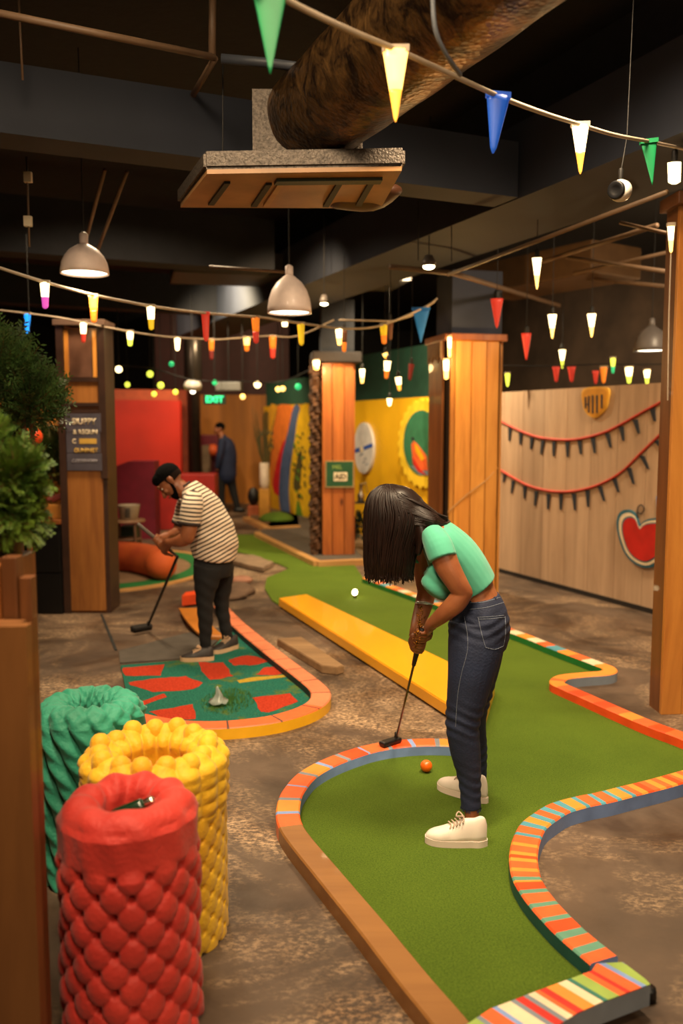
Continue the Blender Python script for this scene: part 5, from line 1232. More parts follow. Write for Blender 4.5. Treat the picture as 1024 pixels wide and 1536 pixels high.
def grip_hand(bm, wrist, c, ax, palm, wrap=1, s=1., curl=230, wr=(.022, .030)):
    """hand closed round a bar: c point on the bar, ax its direction, palm side direction"""
    ax = V(ax).normalized(); e1 = V(palm); e1 = (e1 - ax * e1.dot(ax)).normalized(); e2 = ax.cross(e1) * wrap
    def at(phi, r, off): a = math.radians(phi); return V(c) + (e1 * math.cos(a) + e2 * math.sin(a)) * (r * s) + ax * (off * s)
    pc = at(-50, .034, 0); kn = at(-5, .036, 0)
    tube(bm, [V(wrist), V(wrist).lerp(pc, .5), pc, kn], [(wr[0] * s, wr[1] * s), (.019 * s, .034 * s), (.017 * s, .041 * s), (.013 * s, .040 * s)], 16, 5, ref=ax)
    for k in range(4):
        off = (-.031 + .0205 * k); ln = [.86, 1.0, 1.03, .92][k] * curl; r0 = .0092 * s * [.88, 1, 1.02, .98][k]
        pts = [at(-8, .034, off)] + [at(ln * q, .029 - .006 * q, off + .004 * q) for q in (.2, .42, .62, .82, 1.0)]
        tube(bm, pts, [r0 * 1.12, r0 * 1.08, r0, r0 * 1.0, r0 * .92, r0 * .8], 10, 4)
    pts = [at(-70, .036, -.015 + .03), at(-95, .033, .040), at(-120, .026, .062), at(-140, .023, .085)]
    tube(bm, pts, [.015 * s, .013 * s, .0105 * s, .0085 * s], 12, 5)
    return pts[-1]
def shoe(parent, heel, toe, wd, mu, ms, ml, hs=1.25, solh=.026):
    heel = V(heel); toe = V(toe); L_ = (toe - heel).length; f = (toe - heel).normalized(); sd = Z.cross(f)
    k = L_ / .25; n = 40
    def hw(t): # sole outline half width
        return wd * (math.sin(min(1, t / .2 + .15) * PI / 2) * .72 + .28 * math.sin(max(0, min(1, (t - .25) / .45)) * PI / 2)) * (1 if t < .72 else math.sqrt(max(0, 1 - ((t - .72) / .285) ** 2)))
    o = []
    for i in range(n + 1): t = i / n; o.append(heel + f * (L_ * t) + sd * max(hw(t), .004))
    for i in range(n, -1, -1): t = i / n; o.append(heel + f * (L_ * t) - sd * max(hw(t), .004))
    bm = NB(); prism(bm, o, Z * solh); bmesh.ops.remove_doubles(bm, verts=bm.verts[:], dist=.0005)
    obj('sole', bm, ms, parent)
    secs = [(.015, .80, .060), (.05, .88, .082), (.12, .9, .088), (.22, .92, .080), (.33, .93, .078), (.42, .95, .074), (.52, .96, .062), (.64, .97, .050), (.76, .97, .040), (.86, .95, .034), (.94, .9, .026), (.985, .8, .016)]
    q = cr(secs, 4); bm = NB(); seg = 20; vs = []; fs = []
    for (t, w, h) in q:
        c = heel + f * (L_ * t); hh = h * hs * k - solh + .018
        for j in range(seg):
            a = PI * j / (seg - 1); ca, sa = math.cos(a), math.sin(a)
            x = math.copysign(abs(ca) ** .75, ca) * hw(t) * w * (1 - .25 * max(0, sa) * (h > .055)); z = sa ** .8 if sa > 0 else 0
            vs.append(c + sd * x + Z * (solh - .004 + hh * z))
    m_ = len(q)
    for i in range(m_ - 1):
        for j in range(seg): fs.append((i * seg + j, i * seg + (j + 1) % seg, (i + 1) * seg + (j + 1) % seg, (i + 1) * seg + j))
    fs += [tuple(range(seg)), tuple(range((m_ - 1) * seg, m_ * seg))]
    put(bm, vs, fs, smooth=True); obj('upper', bm, mu, parent)
    bm = NB()
    for i in range(5):
        t = .40 + .05 * i; h = (.0745 - (t - .42) * .115) * hs * k + .016; c = heel + f * (L_ * t) + Z * h; w = wd * .55
        tube(bm, [c - sd * w - Z * .009, c - sd * w * .5 + f * .006 + Z * .003, c + sd * w * .5 - f * .004 + Z * .003, c + sd * w - Z * .009], .0032, 8, 3)
    c = heel + f * (L_ * .38) + Z * (.078 * hs * k + .018)
    tube(bm, [c, c + f * .02 + sd * .02 + Z * .012, c + f * .03 + sd * .004, c], .003, 8, 4); tube(bm, [c, c + f * .02 - sd * .02 + Z * .012, c + f * .03 - sd * .004, c], .003, 8, 4)
    obj('laces', bm, ml, parent)
def bvh_of(bm): return BVHTree.FromBMesh(bm)
def surf(bvh, px, py, lift=.0015):
    r = ray(px, py).normalized(); hit = bvh.ray_cast(EYE, r)
    return hit[0] - r * lift if hit[0] is not None else None
def stitch(bm, bvh, pts, r=.0008, n=8, lift=.001):
    q = [surf(bvh, x, y, lift) for x, y in cr(pts, n)] if len(pts) > 2 else [surf(bvh, pts[0][0] + (pts[1][0] - pts[0][0]) * i / n, pts[0][1] + (pts[1][1] - pts[0][1]) * i / n, lift) for i in range(n + 1)]
    q = [p for p in q if p is not None]
    if len(q) > 1: tube(bm, q, r, 6, 1)
def putter(t, butt, mid, hosel, face, gl, m_shaft, m_grip, headlen, mh, hr=.013):
    d = (V(hosel) - V(mid)); bm = NB(); tube(bm, [mid, hosel], .0055, 10, 1, cap='flat'); obj('shaft', bm, m_shaft, t)
    bm = NB(); tube(bm, [butt, V(butt).lerp(V(mid), .5), V(mid)], [.014, .0135, .0095], 14, 3); obj('grip', bm, m_grip, t)
    f = V(face).normalized(); sd = Z.cross(f); bm = NB()
    c = V(hosel) + f * (headlen * .32)
    box(bm, c - Z * .022, f * headlen, sd * .045, Z * .026, bev=.010); tube(bm, [V(hosel) + Z * .025, V(hosel) - Z * .004], .009, 10, 1)
    obj('club_head', bm, mh, t)
M_hair = mat('dark_brown_hair', '140a07', .42, var=.3, scale=30, stretch=(6, 6, .4), col2='23130d', spec=.35)
# ---------------------------------------------------------------- WOMAN
t = thing('person', 'woman in mint crop top and dark jeans bending over a putter, long dark hair', 'person', G(708, 1258))
M_skin = skin_mat('brown_skin', '8a4f30', '9c5f3b')
bm = NB()
# trunk
tube(bm, [P(716, 950, 3.58), P(717, 915, 3.58), P(712, 886, 3.58), P(697, 858, 3.58), P(676, 830, 3.58), P(655, 802, 3.58), P(645, 790, 3.58)],
     [(.10, .15), (.10, .14), (.082, .118), (.082, .12), (.088, .14), (.07, .15), (.045, .11)], 24, 5)
tube(bm, [P(652, 798, 3.58), P(632, 790, 3.58), P(610, 782, 3.575)], [.058, .052, .052], 18, 4)
hc = P(591, 782, 3.57); L3, E, R_ = head(bm, hc, (-.72, 0, .62), (-.62, .0, -.72), 1.0)
# arms
nb = P(634, 940, 3.58); HO = G(594, 1107, .090); gax = (HO - nb).normalized()
gn = nb + gax * .040; gf = nb + gax * .125
wn = P(646, 936, 3.50); wf = P(622, 948, 3.68)
tube(bm, [P(650, 806, 3.46), P(660, 822, 3.42), P(671, 850, 3.40), P(686, 876, 3.395), P(694, 889, 3.40)], [(.045, .05), (.052, .05), (.050, .047), (.043, .041), (.040, .038)], 20, 5)
tube(bm, [P(694, 889, 3.40), P(683, 905, 3.405), P(665, 921, 3.43), P(652, 932, 3.47), wn], [(.040, .038), (.041, .040), (.034, .034), (.027, .028), (.021, .026)], 20, 5)
tube(bm, [P(640, 806, 3.74), P(634, 840, 3.79), P(637, 872, 3.81), P(640, 886, 3.81)], [(.05, .05), (.045, .045), (.042, .04), (.042, .04)], 18, 5)
tube(bm, [P(640, 886, 3.81), P(636, 905, 3.80), P(629, 927, 3.75), P(624, 941, 3.70), wf], [(.040, .040), (.041, .038), (.034, .034), (.026, .028), (.021, .026)], 18, 5)
grip_hand(bm, wn, gn, gax, (.85, -.35, 0), 1, 1.0)
th2 = grip_hand(bm, wf, gf, gax, (-.75, .35, 0), -1, 1.0)
# lower legs / ankles / feet inside the shoes
tube(bm, [P(706, 1180, 3.44), P(707, 1215, 3.42), P(709, 1240, 3.42), P(708, 1254, 3.41)], [(.036, .036), (.030, .030), (.032, .032), (.028, .028)], 16, 4)
tube(bm, [P(715, 1150, 3.77), P(716, 1178, 3.765), P(717, 1193, 3.76), P(716, 1200, 3.76)], [(.034, .034), (.030, .030), (.031, .031), (.028, .028)], 16, 4)
tube(bm, [P(701, 1110, 3.45), P(706, 1180, 3.44)], [(.028, .028), (.031, .031)], 14, 2); tube(bm, [P(711, 1090, 3.755), P(715, 1150, 3.765)], [(.026, .026), (.030, .030)], 14, 2)
tube(bm, [P(713, 950, 3.52), P(695, 1080, 3.455), P(701, 1110, 3.45)], [.06, .035, .03], 14, 3); tube(bm, [P(718, 950, 3.66), P(708, 1065, 3.735), P(711, 1090, 3.755)], [.055, .032, .028], 14, 3)
b = remesh(bm, .0042, 3, .4); bvh_skin = bvh_of(b); obj('body', b, M_skin, t)
face_parts(L3, R_, 1, t, mat('iris_brown', '2a160c', .2))
# thumbnail
# top
M_tee = mat('mint_jersey', '4ba58a', .85, var=.07, scale=5, bump=.35, bscale=9, sheen=.2)
bm = NB()
tube(bm, [P(712, 881, 3.58), P(703, 868, 3.58), P(690, 850, 3.58), P(674, 828, 3.58), P(657, 804, 3.58), P(648, 793, 3.58)],
     [(.098, .135), (.104, .138), (.110, .145), (.106, .155), (.082, .155), (.055, .115)], 26, 5, cap='flat')
for dy in (-.075, .085):
    ball(bm, P(663, 871, 3.58 + dy), (.082, .075, .076), 22)
tube(bm, [P(648, 801, 3.47), P(657, 818, 3.42), P(664, 838, 3.395)], [(.048, .055), (.057, .058), (.058, .058)], 20, 4, cap='flat')
tube(bm, [P(640, 801, 3.72), P(636, 818, 3.78), P(635, 838, 3.80)], [(.048, .055), (.055, .056), (.055, .056)], 20, 4, cap='flat')
b = remesh(bm, .005, 5, .5)
for v in b.verts: # soft folds
    p = v.co; v.co += v.normal * (.0055 * math.sin(p.x * 62 + p.z * 75 + 2 * math.sin(p.y * 14)) * max(0, math.sin(p.z * 15 + p.x * 11 + 1)))
obj('crop_top', b, M_tee, t)
# jeans
M_den = mat('dark_denim', '101830', .8, var=.22, scale=5, bump=.25, bscale=120, col2='1b2745')
bm = NB()
tube(bm, [P(716, 893, 3.58), P(718, 908, 3.58), P(718.5, 925, 3.58), P(718, 945, 3.58), P(716, 965, 3.58)],
     [(.086, .130), (.106, .152), (.122, .168), (.128, .172), (.118, .17)], 28, 5, cap='flat')
tube(bm, [P(717, 938, 3.50), P(712, 975, 3.485), P(706, 1012, 3.475), P(700, 1045, 3.465), P(694, 1080, 3.455), P(694, 1098, 3.45), P(698, 1128, 3.445), P(703, 1160, 3.435), P(705.5, 1190, 3.43), P(706, 1212, 3.425)],
     [(.122, .09), (.112, .098), (.096, .094), (.083, .082), (.071, .072), (.067, .068), (.062, .062), (.050, .052), (.043, .044), (.041, .042)], 24, 5, cap='flat')
tube(bm, [P(722, 940, 3.66), P(716, 985, 3.68), P(711, 1025, 3.71), P(708, 1065, 3.735), P(709, 1090, 3.75), P(713, 1120, 3.76), P(715, 1150, 3.765), P(715.5, 1174, 3.765)],
     [(.11, .09), (.105, .095), (.09, .088), (.068, .07), (.058, .06), (.052, .054), (.045, .046), (.041, .042)], 24, 5, cap='flat')
b = remesh(bm, .005, 3, .4)
for v in b.verts:
    p = v.co; k = math.exp(-((p.z - .47) / .06) ** 2) + .7 * math.exp(-((p.z - .85) / .05) ** 2) + .5 * math.exp(-((p.z - .2) / .08) ** 2)
    v.co += v.normal * (.0035 * k * math.sin(p.z * 150 + 3 * math.sin(p.x * 25)))
bvh = bvh_of(b); j = obj('jeans', b, M_den, t)
M_th = mat('pale_thread', '7c8494', .7)
bm = NB()
stitch(bm, bvh, [(716, 926), (735, 925), (756, 923)], n=14); stitch(bm, bvh, [(717, 929), (736, 928), (757, 926)], n=14)
stitch(bm, bvh, [(717, 927), (722, 950), (728, 971)], n=14); stitch(bm, bvh, [(728, 971), (742, 974), (755, 969)], n=12); stitch(bm, bvh, [(755, 969), (758, 950), (757.5, 925)], n=12)
stitch(bm, bvh, [(696, 925), (701, 955), (700, 980), (692, 1010), (686, 1045), (683, 1090)], n=10)
stitch(bm, bvh, [(704, 904), (725, 903), (750, 896)], n=10, r=.001); stitch(bm, bvh, [(704, 914), (730, 911), (757, 903)], n=10)
obj('stitching', bm, M_th, t)
bm = NB(); stitch(bm, bvh, [(690, 905), (705, 903), (725, 900), (741, 893)], n=10, r=.006); obj('waistband', bm, M_den, t)
bm = NB(); q = surf(bvh, 742, 897, .004)
if q is not None: tube(bm, [q, q - Z * .05 + V((.004, -.004, 0))], .006, 8, 2)
else: tube(bm, [P(742, 890, 3.55), P(745, 905, 3.55)], .006, 8, 2)
obj('belt_loop', bm, M_den, t)
# frayed hem
bm = NB()
for k in range(70):
    a = random.random() * 2 * PI; c = P(706, 1212, 3.425) + V((math.cos(a) * .041, math.sin(a) * .042, 0)); put(bm, [c + V((-.002, 0, .004)), c + V((.002, 0, .004)), c + V((random.uniform(-.004, .004), 0, -.006 - random.random() * .006))], [(0, 1, 2)])
obj('frayed_hem', bm, M_den, t, keep=True)
# shoes
M_sn = mat('white_leather', 'e4d6ca', .5, var=.04, scale=10); M_so = mat('white_sole', 'e6d2c6', .55, var=.04); M_la = mat('cream_lace', 'b7a08c', .7)
g0 = .0132
s1 = bpy.data.objects.new('sneaker', None); C.objects.link(s1); s1.parent = t
shoe(s1, G(731, 1268, g0), G(637, 1262, g0), .044, M_sn, M_so, M_la, 1.2)
s2 = bpy.data.objects.new('sneaker', None); C.objects.link(s2); s2.parent = t
shoe(s2, G(731, 1205, g0), G(657, 1180, g0), .043, M_sn, M_so, M_la, 1.15)
# hair
rows = [(727, 578, 588, .012), (729, 571, 596, .035), (732, 565, 603, .06), (740, 556, 616, .09), (754, 550, 630, .11), (770, 548, 640, .122), (790, 547, 636, .125), (810, 547, 628, .122), (830, 547, 623, .118), (845, 547, 620, .115), (857, 549, 618, .10), (864, 552, 616, .085)]
Yh = 3.57; bm = NB()
hp = [P((a + b_) / 2, y, Yh) for y, a, b_, d in rows]; hr_ = [((b_ - a) / 2 * Yh / F, d) for y, a, b_, d in rows]
tube(bm, hp, hr_, 28, 4, cap='flat')
tube(bm, [P(600, 758, 3.57), P(622, 768, 3.57), P(642, 777, 3.565), P(658, 783, 3.56), P(671, 784, 3.55)], [(.062, .1), (.058, .11), (.045, .12), (.030, .11), (.010, .06)], 20, 4)
tube(bm, [P(618, 775, 3.52), P(630, 790, 3.49), P(632, 805, 3.47), P(627, 830, 3.47)], [(.05, .06), (.03, .04), (.02, .03), (.012, .02)], 14, 4)
b = remesh(bm, .007, 5, .5)
bvh_hair = bvh_of(b); bh = obj('hair', b, M_hair, t)
rnd = random.Random(3); bm = NB(); nr = len(rows)
for jx in range(520):
    ph = rnd.random() * 2 * PI; s0 = rnd.random() ** 2 * 2.2; ext = rnd.uniform(-1.2, .7); pts = []; rr = []; wob = rnd.uniform(-.03, .03); k0 = rnd.uniform(.98, 1.05); w0 = rnd.uniform(.002, .0042)
    s = s0; end = nr - 1 + min(ext, 0)
    while s < end:
        i = int(s); f = s - i; i2 = min(i + 1, nr - 1); c = hp[i].lerp(hp[i2], f); a = hr_[i][0] * (1 - f) + hr_[i2][0] * f; d = hr_[i][1] * (1 - f) + hr_[i2][1] * f
        if s > 9: 
            q8 = hr_[9]; a = max(a, q8[0] * .95); d = max(d, q8[1] * .9)
        an = ph + wob * s; pts.append(c + V((math.cos(an) * a * k0, math.sin(an) * d * k0, 0))); rr.append(w0); s += .7
    if len(pts) > 2:
        pts.append(pts[-1] + V((rnd.uniform(-.006, .006), rnd.uniform(-.006, .006), -.004 - .022 * rnd.random()))); rr.append(.0014)
        tube(bm, pts, rr, 6, 2)
for jx in range(46):
    o_ = rnd.uniform(-1, 1); z_ = rnd.uniform(-1, 1)
    c = [P(588, 742 + 4 * z_, 3.57 - .09 * abs(o_)), P(612, 756 + 12 * z_, 3.57 + .10 * o_), P(636, 768 + 12 * z_, 3.56 + .085 * o_), P(655, 775 + 5 * z_, 3.56 + .06 * o_), P(668 + 4 * rnd.random(), 778 + 3 * z_, 3.55 + .03 * o_)]
    c = [q + V((0, -.012 * (1 - abs(o_)) if o_ < 0 else 0, .002)) for q in c]
    tube(bm, c, [.004, .005, .005, .004, .001], 6, 3)
for jx in range(90):
    u = rnd.random(); x0_, y0_ = 592 + 10 * rnd.random(), 738 + 55 * u; x1_, y1_ = 655 + 16 * rnd.random(), 777 + 11 * u
    stitch(bm, bvh_hair, [(x0_, y0_), (x0_ + 22, y0_ + (y1_ - y0_) * .42 - 2), (x0_ + 42, y0_ + (y1_ - y0_) * .75), (x1_, y1_)], r=rnd.uniform(.0016, .003), n=5, lift=.001)
obj('hair_strands', bm, M_hair, t, smooth=True)
# jewellery
M_sil = mat('silver', 'd8d2c8', .2, 1); M_gold = mat('gold_beads', 'c08a30', .25, 1)
bm = NB(); stitch(bm, bvh_skin, [(621, 905), (630, 903), (640, 904), (651, 908)], r=.004, n=6, lift=.002)
for k in range(14):
    q = surf(bvh_skin, 622 + k * 2.1, 904.5 + .2 * k, .005)
    if q is not None: ball(bm, q, .0045, 8)
obj('bracelet', bm, M_sil, t)
bm = NB()
for k in range(110):
    y = rnd.uniform(908, 972); x = 632 - (y - 908) * .10 + rnd.gauss(0, 2.6) - (3 if y > 950 else 0); q = surf(bvh_skin, x, y, .001)
    if q is not None: ball(bm, q, rnd.uniform(.0022, .0038), 6)
tag(obj('hand_chain', bm, M_gold, t), 'gold bead decoration running down the far forearm')
bm = NB()
for k in range(16):
    x = rnd.uniform(643, 656); y = rnd.uniform(947, 960); stitch(bm, bvh_skin, [(x, y), (x + 2, y - 2), (x + 4, y + 1), (x + 3, y + 3)], r=.0009, n=3)
obj('hand_tattoo', bm, P_dk, t)
# putter
t = thing('putter', 'long putter held by the woman with its black head over the striped curb', 'golf club', HO)
mid_ = nb + gax * (.30)
putter(t, nb + gax * .034, mid_, HO, (HO - G(566, 1116, .09)) * -1, .3, mat('shaft_steel', '7c6a54', .3, .9), mat('grip_black', '15121a', .6), .125, M_black)
# ---------------------------------------------------------------- MAN
t = thing('person', 'man in striped short-sleeved shirt and black trousers leaning over a club', 'person', G(312, 985))
M_skm = skin_mat('tan_skin', '80482c', '935a3a')
sx, sy, sz = 0, 0, 0
bm = NB()
tube(bm, [P(318, 848, 6.2), P(320, 820, 6.2), P(312, 790, 6.2), P(298, 760, 6.2), P(288, 742, 6.2)], [(.10, .12), (.12, .14), (.115, .15), (.095, .15), (.065, .11)], 20, 4)
tube(bm, [P(288, 744, 6.2), P(276, 736, 6.2), P(266, 729, 6.2)], [.068, .062, .06], 16, 3)
hc = P(257, 722, 6.2); upm = V((-.80, 0, .60)); fwm = V((-.58, -.12, -.80)); L3, E, R_ = head(bm, hc, upm, fwm, 1.06)
sb0 = P(208, 787, 6.1); sb1 = P(266, 835, 6.14); sax = (sb1 - sb0).normalized()
g1_ = sb0.lerp(sb1, .50); g2_ = sb0.lerp(sb1, .66)
w1 = P(253, 813, 6.03); w2 = P(250, 804, 6.24)
tube(bm, [P(288, 757, 5.99), P(287, 775, 5.97), P(284, 792, 5.95), P(281, 806, 5.95)], [(.06, .06), (.06, .058), (.055, .052), (.050, .048)], 18, 4)
tube(bm, [P(281, 806, 5.95), P(272, 811, 5.97), P(263, 813, 6.0), w1], [(.050, .048), (.046, .044), (.036, .036), (.026, .030)], 18, 4)
tube(bm, [P(280, 757, 6.40), P(274, 780, 6.44), P(268, 797, 6.42)], [(.06, .06), (.055, .055), (.047, .046)], 16, 4)
tube(bm, [P(268, 797, 6.42), P(260, 801, 6.35), w2], [(.047, .046), (.038, .038), (.026, .030)], 16, 4)
grip_hand(bm, w1, g2_, sax, (.1, -.8, .3), -1, 1.08); grip_hand(bm, w2, g1_, sax, (.1, .8, .5), 1, 1.08)
tube(bm, [P(307.5, 950, 6.08), P(307.5, 978, 6.08), P(308, 986, 6.08)], [(.034, .034), (.036, .036), (.034, .034)], 12, 2)
tube(bm, [P(338.5, 944, 6.3), P(342.5, 962, 6.3), P(343, 970, 6.3)], [(.033, .033), (.036, .036), (.034, .034)], 12, 2)
tube(bm, [P(315, 850, 6.1), P(308, 900, 6.08), P(307.5, 955, 6.08)], [.06, .035, .03], 12, 3); tube(bm, [P(328, 852, 6.27), P(332, 903, 6.3), P(338.5, 944, 6.3)], [.06, .032, .03], 12, 3)
b = remesh(bm, .0055, 3, .4); obj('body', b, M_skm, t)
face_parts(L3, R_, 1.06, t, mat('iris_brown', '2a160c', .2))
bm = NB(); s = 1.06
ball(bm, L3(0, -.012, .042), (.078 * s, .097 * s, .084 * s), 26, R_); ball(bm, L3(0, .040, .078), (.056 * s, .052 * s, .040 * s), 20, R_)
b = remesh(bm, .006, 3, .5)
b.verts.ensure_lookup_table()
sd_, fw_, u_ = axes(upm, fwm)
kill = []
for v in b.verts:
    d = v.co - hc; a_, f_, h_ = d.dot(sd_), d.dot(fw_), d.dot(u_)
    if (h_ < .022 + max(0, f_) * .35 and f_ > -.045) or h_ < -.055: kill.append(v)
bmesh.ops.delete(b, geom=kill, context='VERTS')
b3 = NB(); ball(b3, L3(0, -.008, .030), (.0765 * s, .0965 * s, .084 * s), 40, R_)
kl = []
for v in b3.verts:
    d = v.co - hc; f_, h_ = d.dot(fw_), d.dot(u_)
    if h_ < -.022 or (f_ > .030 and h_ < .05) or f_ > .07: kl.append(v)
bmesh.ops.delete(b3, geom=kl, context='VERTS'); obj('hair_fade', b3, mat('hair_fade', '1c110c', .9, var=.4, scale=80, spec=.1), t, keep=True)
obj('hair', b, mat('black_hair', '050404', .9, var=.3, bump=.8, bscale=120, spec=.1), t, keep=True)
bm = NB()
ball(bm, L3(0, .040, -.070), (.050 * s, .049 * s, .040 * s), 20, R_); ball(bm, L3(0, .055, -.092), (.029 * s, .029 * s, .024 * s), 16, R_)
for k in (-1, 1): tube(bm, [L3(.066 * k, .010, -.005), L3(.059 * k, .022, -.045), L3(.040 * k, .045, -.075)], [.008, .013, .014], 10, 4)
b = remesh(bm, .0055, 2, .4); obj('beard', b, mat('black_hair', '050404', .9, var=.3, bump=.8, bscale=120, spec=.1), t)
# shirt
Mst = stripes('shirt_stripes', 'e0ccb4', '24140f', (-.46, 0, .89), .0275, .6)
bm = NB()
tube(bm, [P(321, 838, 6.2), P(322, 822, 6.2), P(320, 808, 6.2), P(315, 790, 6.2), P(306, 768, 6.2), P(297, 750, 6.2), P(288, 736, 6.2), P(282, 730, 6.2)],
     [(.152, .185), (.168, .195), (.168, .20), (.158, .20), (.140, .205), (.118, .20), (.085, .15), (.068, .09)], 28, 5, cap='flat')
b = remesh(bm, .009, 4, .5)
for v in b.verts:
    p = v.co; v.co += v.normal * (.005 * math.sin(p.x * 22 + p.z * 30 + math.sin(p.y * 9)) * math.sin(p.z * 17 - p.x * 9))
obj('shirt', b, Mst, t)
Msl = stripes('sleeve_stripes', 'e0ccb4', '24140f', (.10, 0, 1), .0275, .6)
for (pts, nm) in (([P(290, 747, 6.07), P(288, 760, 5.98), P(286, 772, 5.965), P(284.5, 785, 5.96)], 'sleeve'), ([P(282, 747, 6.34), P(279, 762, 6.42), P(276, 774, 6.44), P(272, 785, 6.44)], 'sleeve')):
    bm = NB(); tube(bm, pts, [(.068, .07), (.077, .075), (.076, .073), (.074, .071)], 24, 5, cap='flat'); b = remesh(bm, .009, 2, .4); sl = obj(nm, b, Msl, t)
    bm = NB(); d = (pts[-1] - pts[-2]).normalized(); tube(bm, [pts[-1] - d * .008, pts[-1] + d * .014], (.0755, .0725) and [(.0755, .0725), (.0745, .0715)], 24, 1, cap='flat'); obj('cuff', bm, mat('cuff_dark', '2a1c18', .8), sl)
bm = NB(); tube(bm, [P(276, 729, 6.2 - .05), P(284, 723, 6.2), P(276, 729, 6.2 + .05)], .008, 8, 4); obj('collar', bm, mat('cuff_dark', '2a1c18', .8), t)
# trousers
M_tr = mat('black_twill', '0a090a', .9, var=.2, scale=8, bump=.3, bscale=30)
bm = NB()
tube(bm, [P(320, 836, 6.2), P(320, 850, 6.2), P(319, 862, 6.2)], [(.140, .165), (.142, .17), (.13, .165)], 24, 4, cap='flat')
tube(bm, [P(313, 850, 6.10), P(309.5, 872, 6.09), P(307, 898, 6.08), P(308, 930, 6.08), P(308, 957, 6.08), P(307.5, 976, 6.08)], [(.112, .10), (.092, .092), (.064, .068), (.054, .058), (.043, .048), (.038, .042)], 20, 5, cap='flat')
tube(bm, [P(331, 850, 6.28), P(333, 875, 6.29), P(332, 903, 6.3), P(335.5, 927, 6.3), P(340, 950, 6.3), P(342.5, 962, 6.3)], [(.10, .10), (.078, .085), (.056, .062), (.048, .052), (.043, .046), (.040, .042)], 20, 5, cap='flat')
b = remesh(bm, .008, 3, .4)
for v in b.verts:
    p = v.co; v.co += v.normal * (.0022 * math.sin(p.z * 70 + 3 * math.sin(p.x * 20)) * (1 if p.z < .6 else .3))
obj('trousers', b, M_tr, t)
M_s1 = mat('dark_trainer', '2c2624', .6); M_s2 = mat('cream_sole', 'c9a582', .6)
s1 = bpy.data.objects.new('trainer', None); C.objects.link(s1); s1.parent = t
shoe(s1, G(321, 990, .0155), G(270, 991, .0155), .045, M_s1, M_s2, M_s2, 1.0, .03)
s2 = bpy.data.objects.new('trainer', None); C.objects.link(s2); s2.parent = t
shoe(s2, G(357, 971, .0155), G(318, 981, .0155), .045, M_s1, M_s2, M_s2, 1.0, .03)
t = thing('putter', 'club held by the man with a dark brush-like head resting on the floor', 'golf club', G(212, 948))
ho = G(222, 938, .06)
putter(t, sb0, sb1, ho, G(196, 946, 0) - G(228, 940, 0), .3, M_black, mat('grip_grey', '5c5148', .6), .17, mat('brush_black', '17120f', .8, bump=.8, bscale=90))
bm = NB(); tube(bm, [sb1, ho], .011, 10, 1); obj('shaft_sleeve', bm, M_black, t)
bm = NB(); c = G(212, 946, .001); f = (G(196, 946, 0) - G(228, 940, 0)).normalized(); box(bm, c, f * .17, Z.cross(f) * .07, Z * .05, bev=.012); obj('head_pad', bm, MATS['brush_black'], t)
# ---------------------------------------------------------------- FAR MAN
t = thing('person', 'man far away in navy jacket and black trousers walking left', 'person', G(345, 772))
Y = 16.5
q = lambda x, y, d=0: P(x, y, Y + d)
bm = NB()
tube(bm, [q(338, 705), q(339, 685), q(338, 668), q(334, 658)], [(.12, .15), (.14, .17), (.14, .18), (.08, .1)], 16, 4)
tube(bm, [q(334, 660), q(331, 650)], [.055, .05], 12, 2)
L3, E, R_ = head(bm, q(328.5, 644), (-.1, 0, 1), (-1, -.35, -.1), 1.0)
tube(bm, [q(334, 664, -.2), q(331, 685, -.23), q(327, 700, -.2)], [.05, .042, .028], 12, 3); ball(bm, q(326, 704, -.2), (.03, .02, .045), 10)
tube(bm, [q(343, 664, .2), q(347, 685, .22), q(350, 704, .2)], [.05, .042, .028], 12, 3); ball(bm, q(351, 708, .2), (.03, .02, .045), 10)
tube(bm, [q(331, 705), q(331, 740), q(335, 769)], [.07, .04, .03], 12, 3); tube(bm, [q(344, 710, .05), q(350, 738, .05), q(357, 764, .05)], [.07, .04, .03], 12, 3)
b = remesh(bm, .012, 2, .4); obj('body', b, M_skm, t)
bm = NB(); ball(bm, L3(0, -.02, .05), (.083, .1, .085), 18, R_); obj('hair', bm, MATS['black_hair'], t)
bm = NB()
tube(bm, [q(340, 712), q(340, 700), q(341, 684), q(339, 668), q(335, 658)], [(.19, .2), (.185, .2), (.18, .2), (.16, .21), (.08, .1)], 20, 4)
tube(bm, [q(333, 662, -.2), q(329, 684, -.25), q(326, 700, -.22)], [.075, .065, .05], 14, 3); tube(bm, [q(344, 664, .2), q(350, 686, .24), q(351, 702, .2)], [.075, .065, .05], 14, 3)
b = remesh(bm, .015, 3, .4); obj('jacket', b, mat('navy_jacket', '0f1c3c', .8, bump=.3, bscale=10), t)
bm = NB()
tube(bm, [q(339, 705), q(338, 715)], [(.16, .17), (.15, .16)], 16, 2)
tube(bm, [q(332, 710, -.05), q(331, 740, -.05), q(334, 766, -.05)], [.11, .08, .06], 14, 3); tube(bm, [q(344, 710, .05), q(350, 738, .05), q(357, 764, .05)], [.11, .08, .055], 14, 3)
b = remesh(bm, .015, 2, .4); obj('trousers', b, M_tr, t)
for (x, y) in ((337, 771), (361, 769)):
    bm = NB(); c = q(x, y); c.z = .05; ball(bm, c - V((.03, 0, 0)), (.13, .05, .05), 14); obj('shoe', bm, M_black, t)
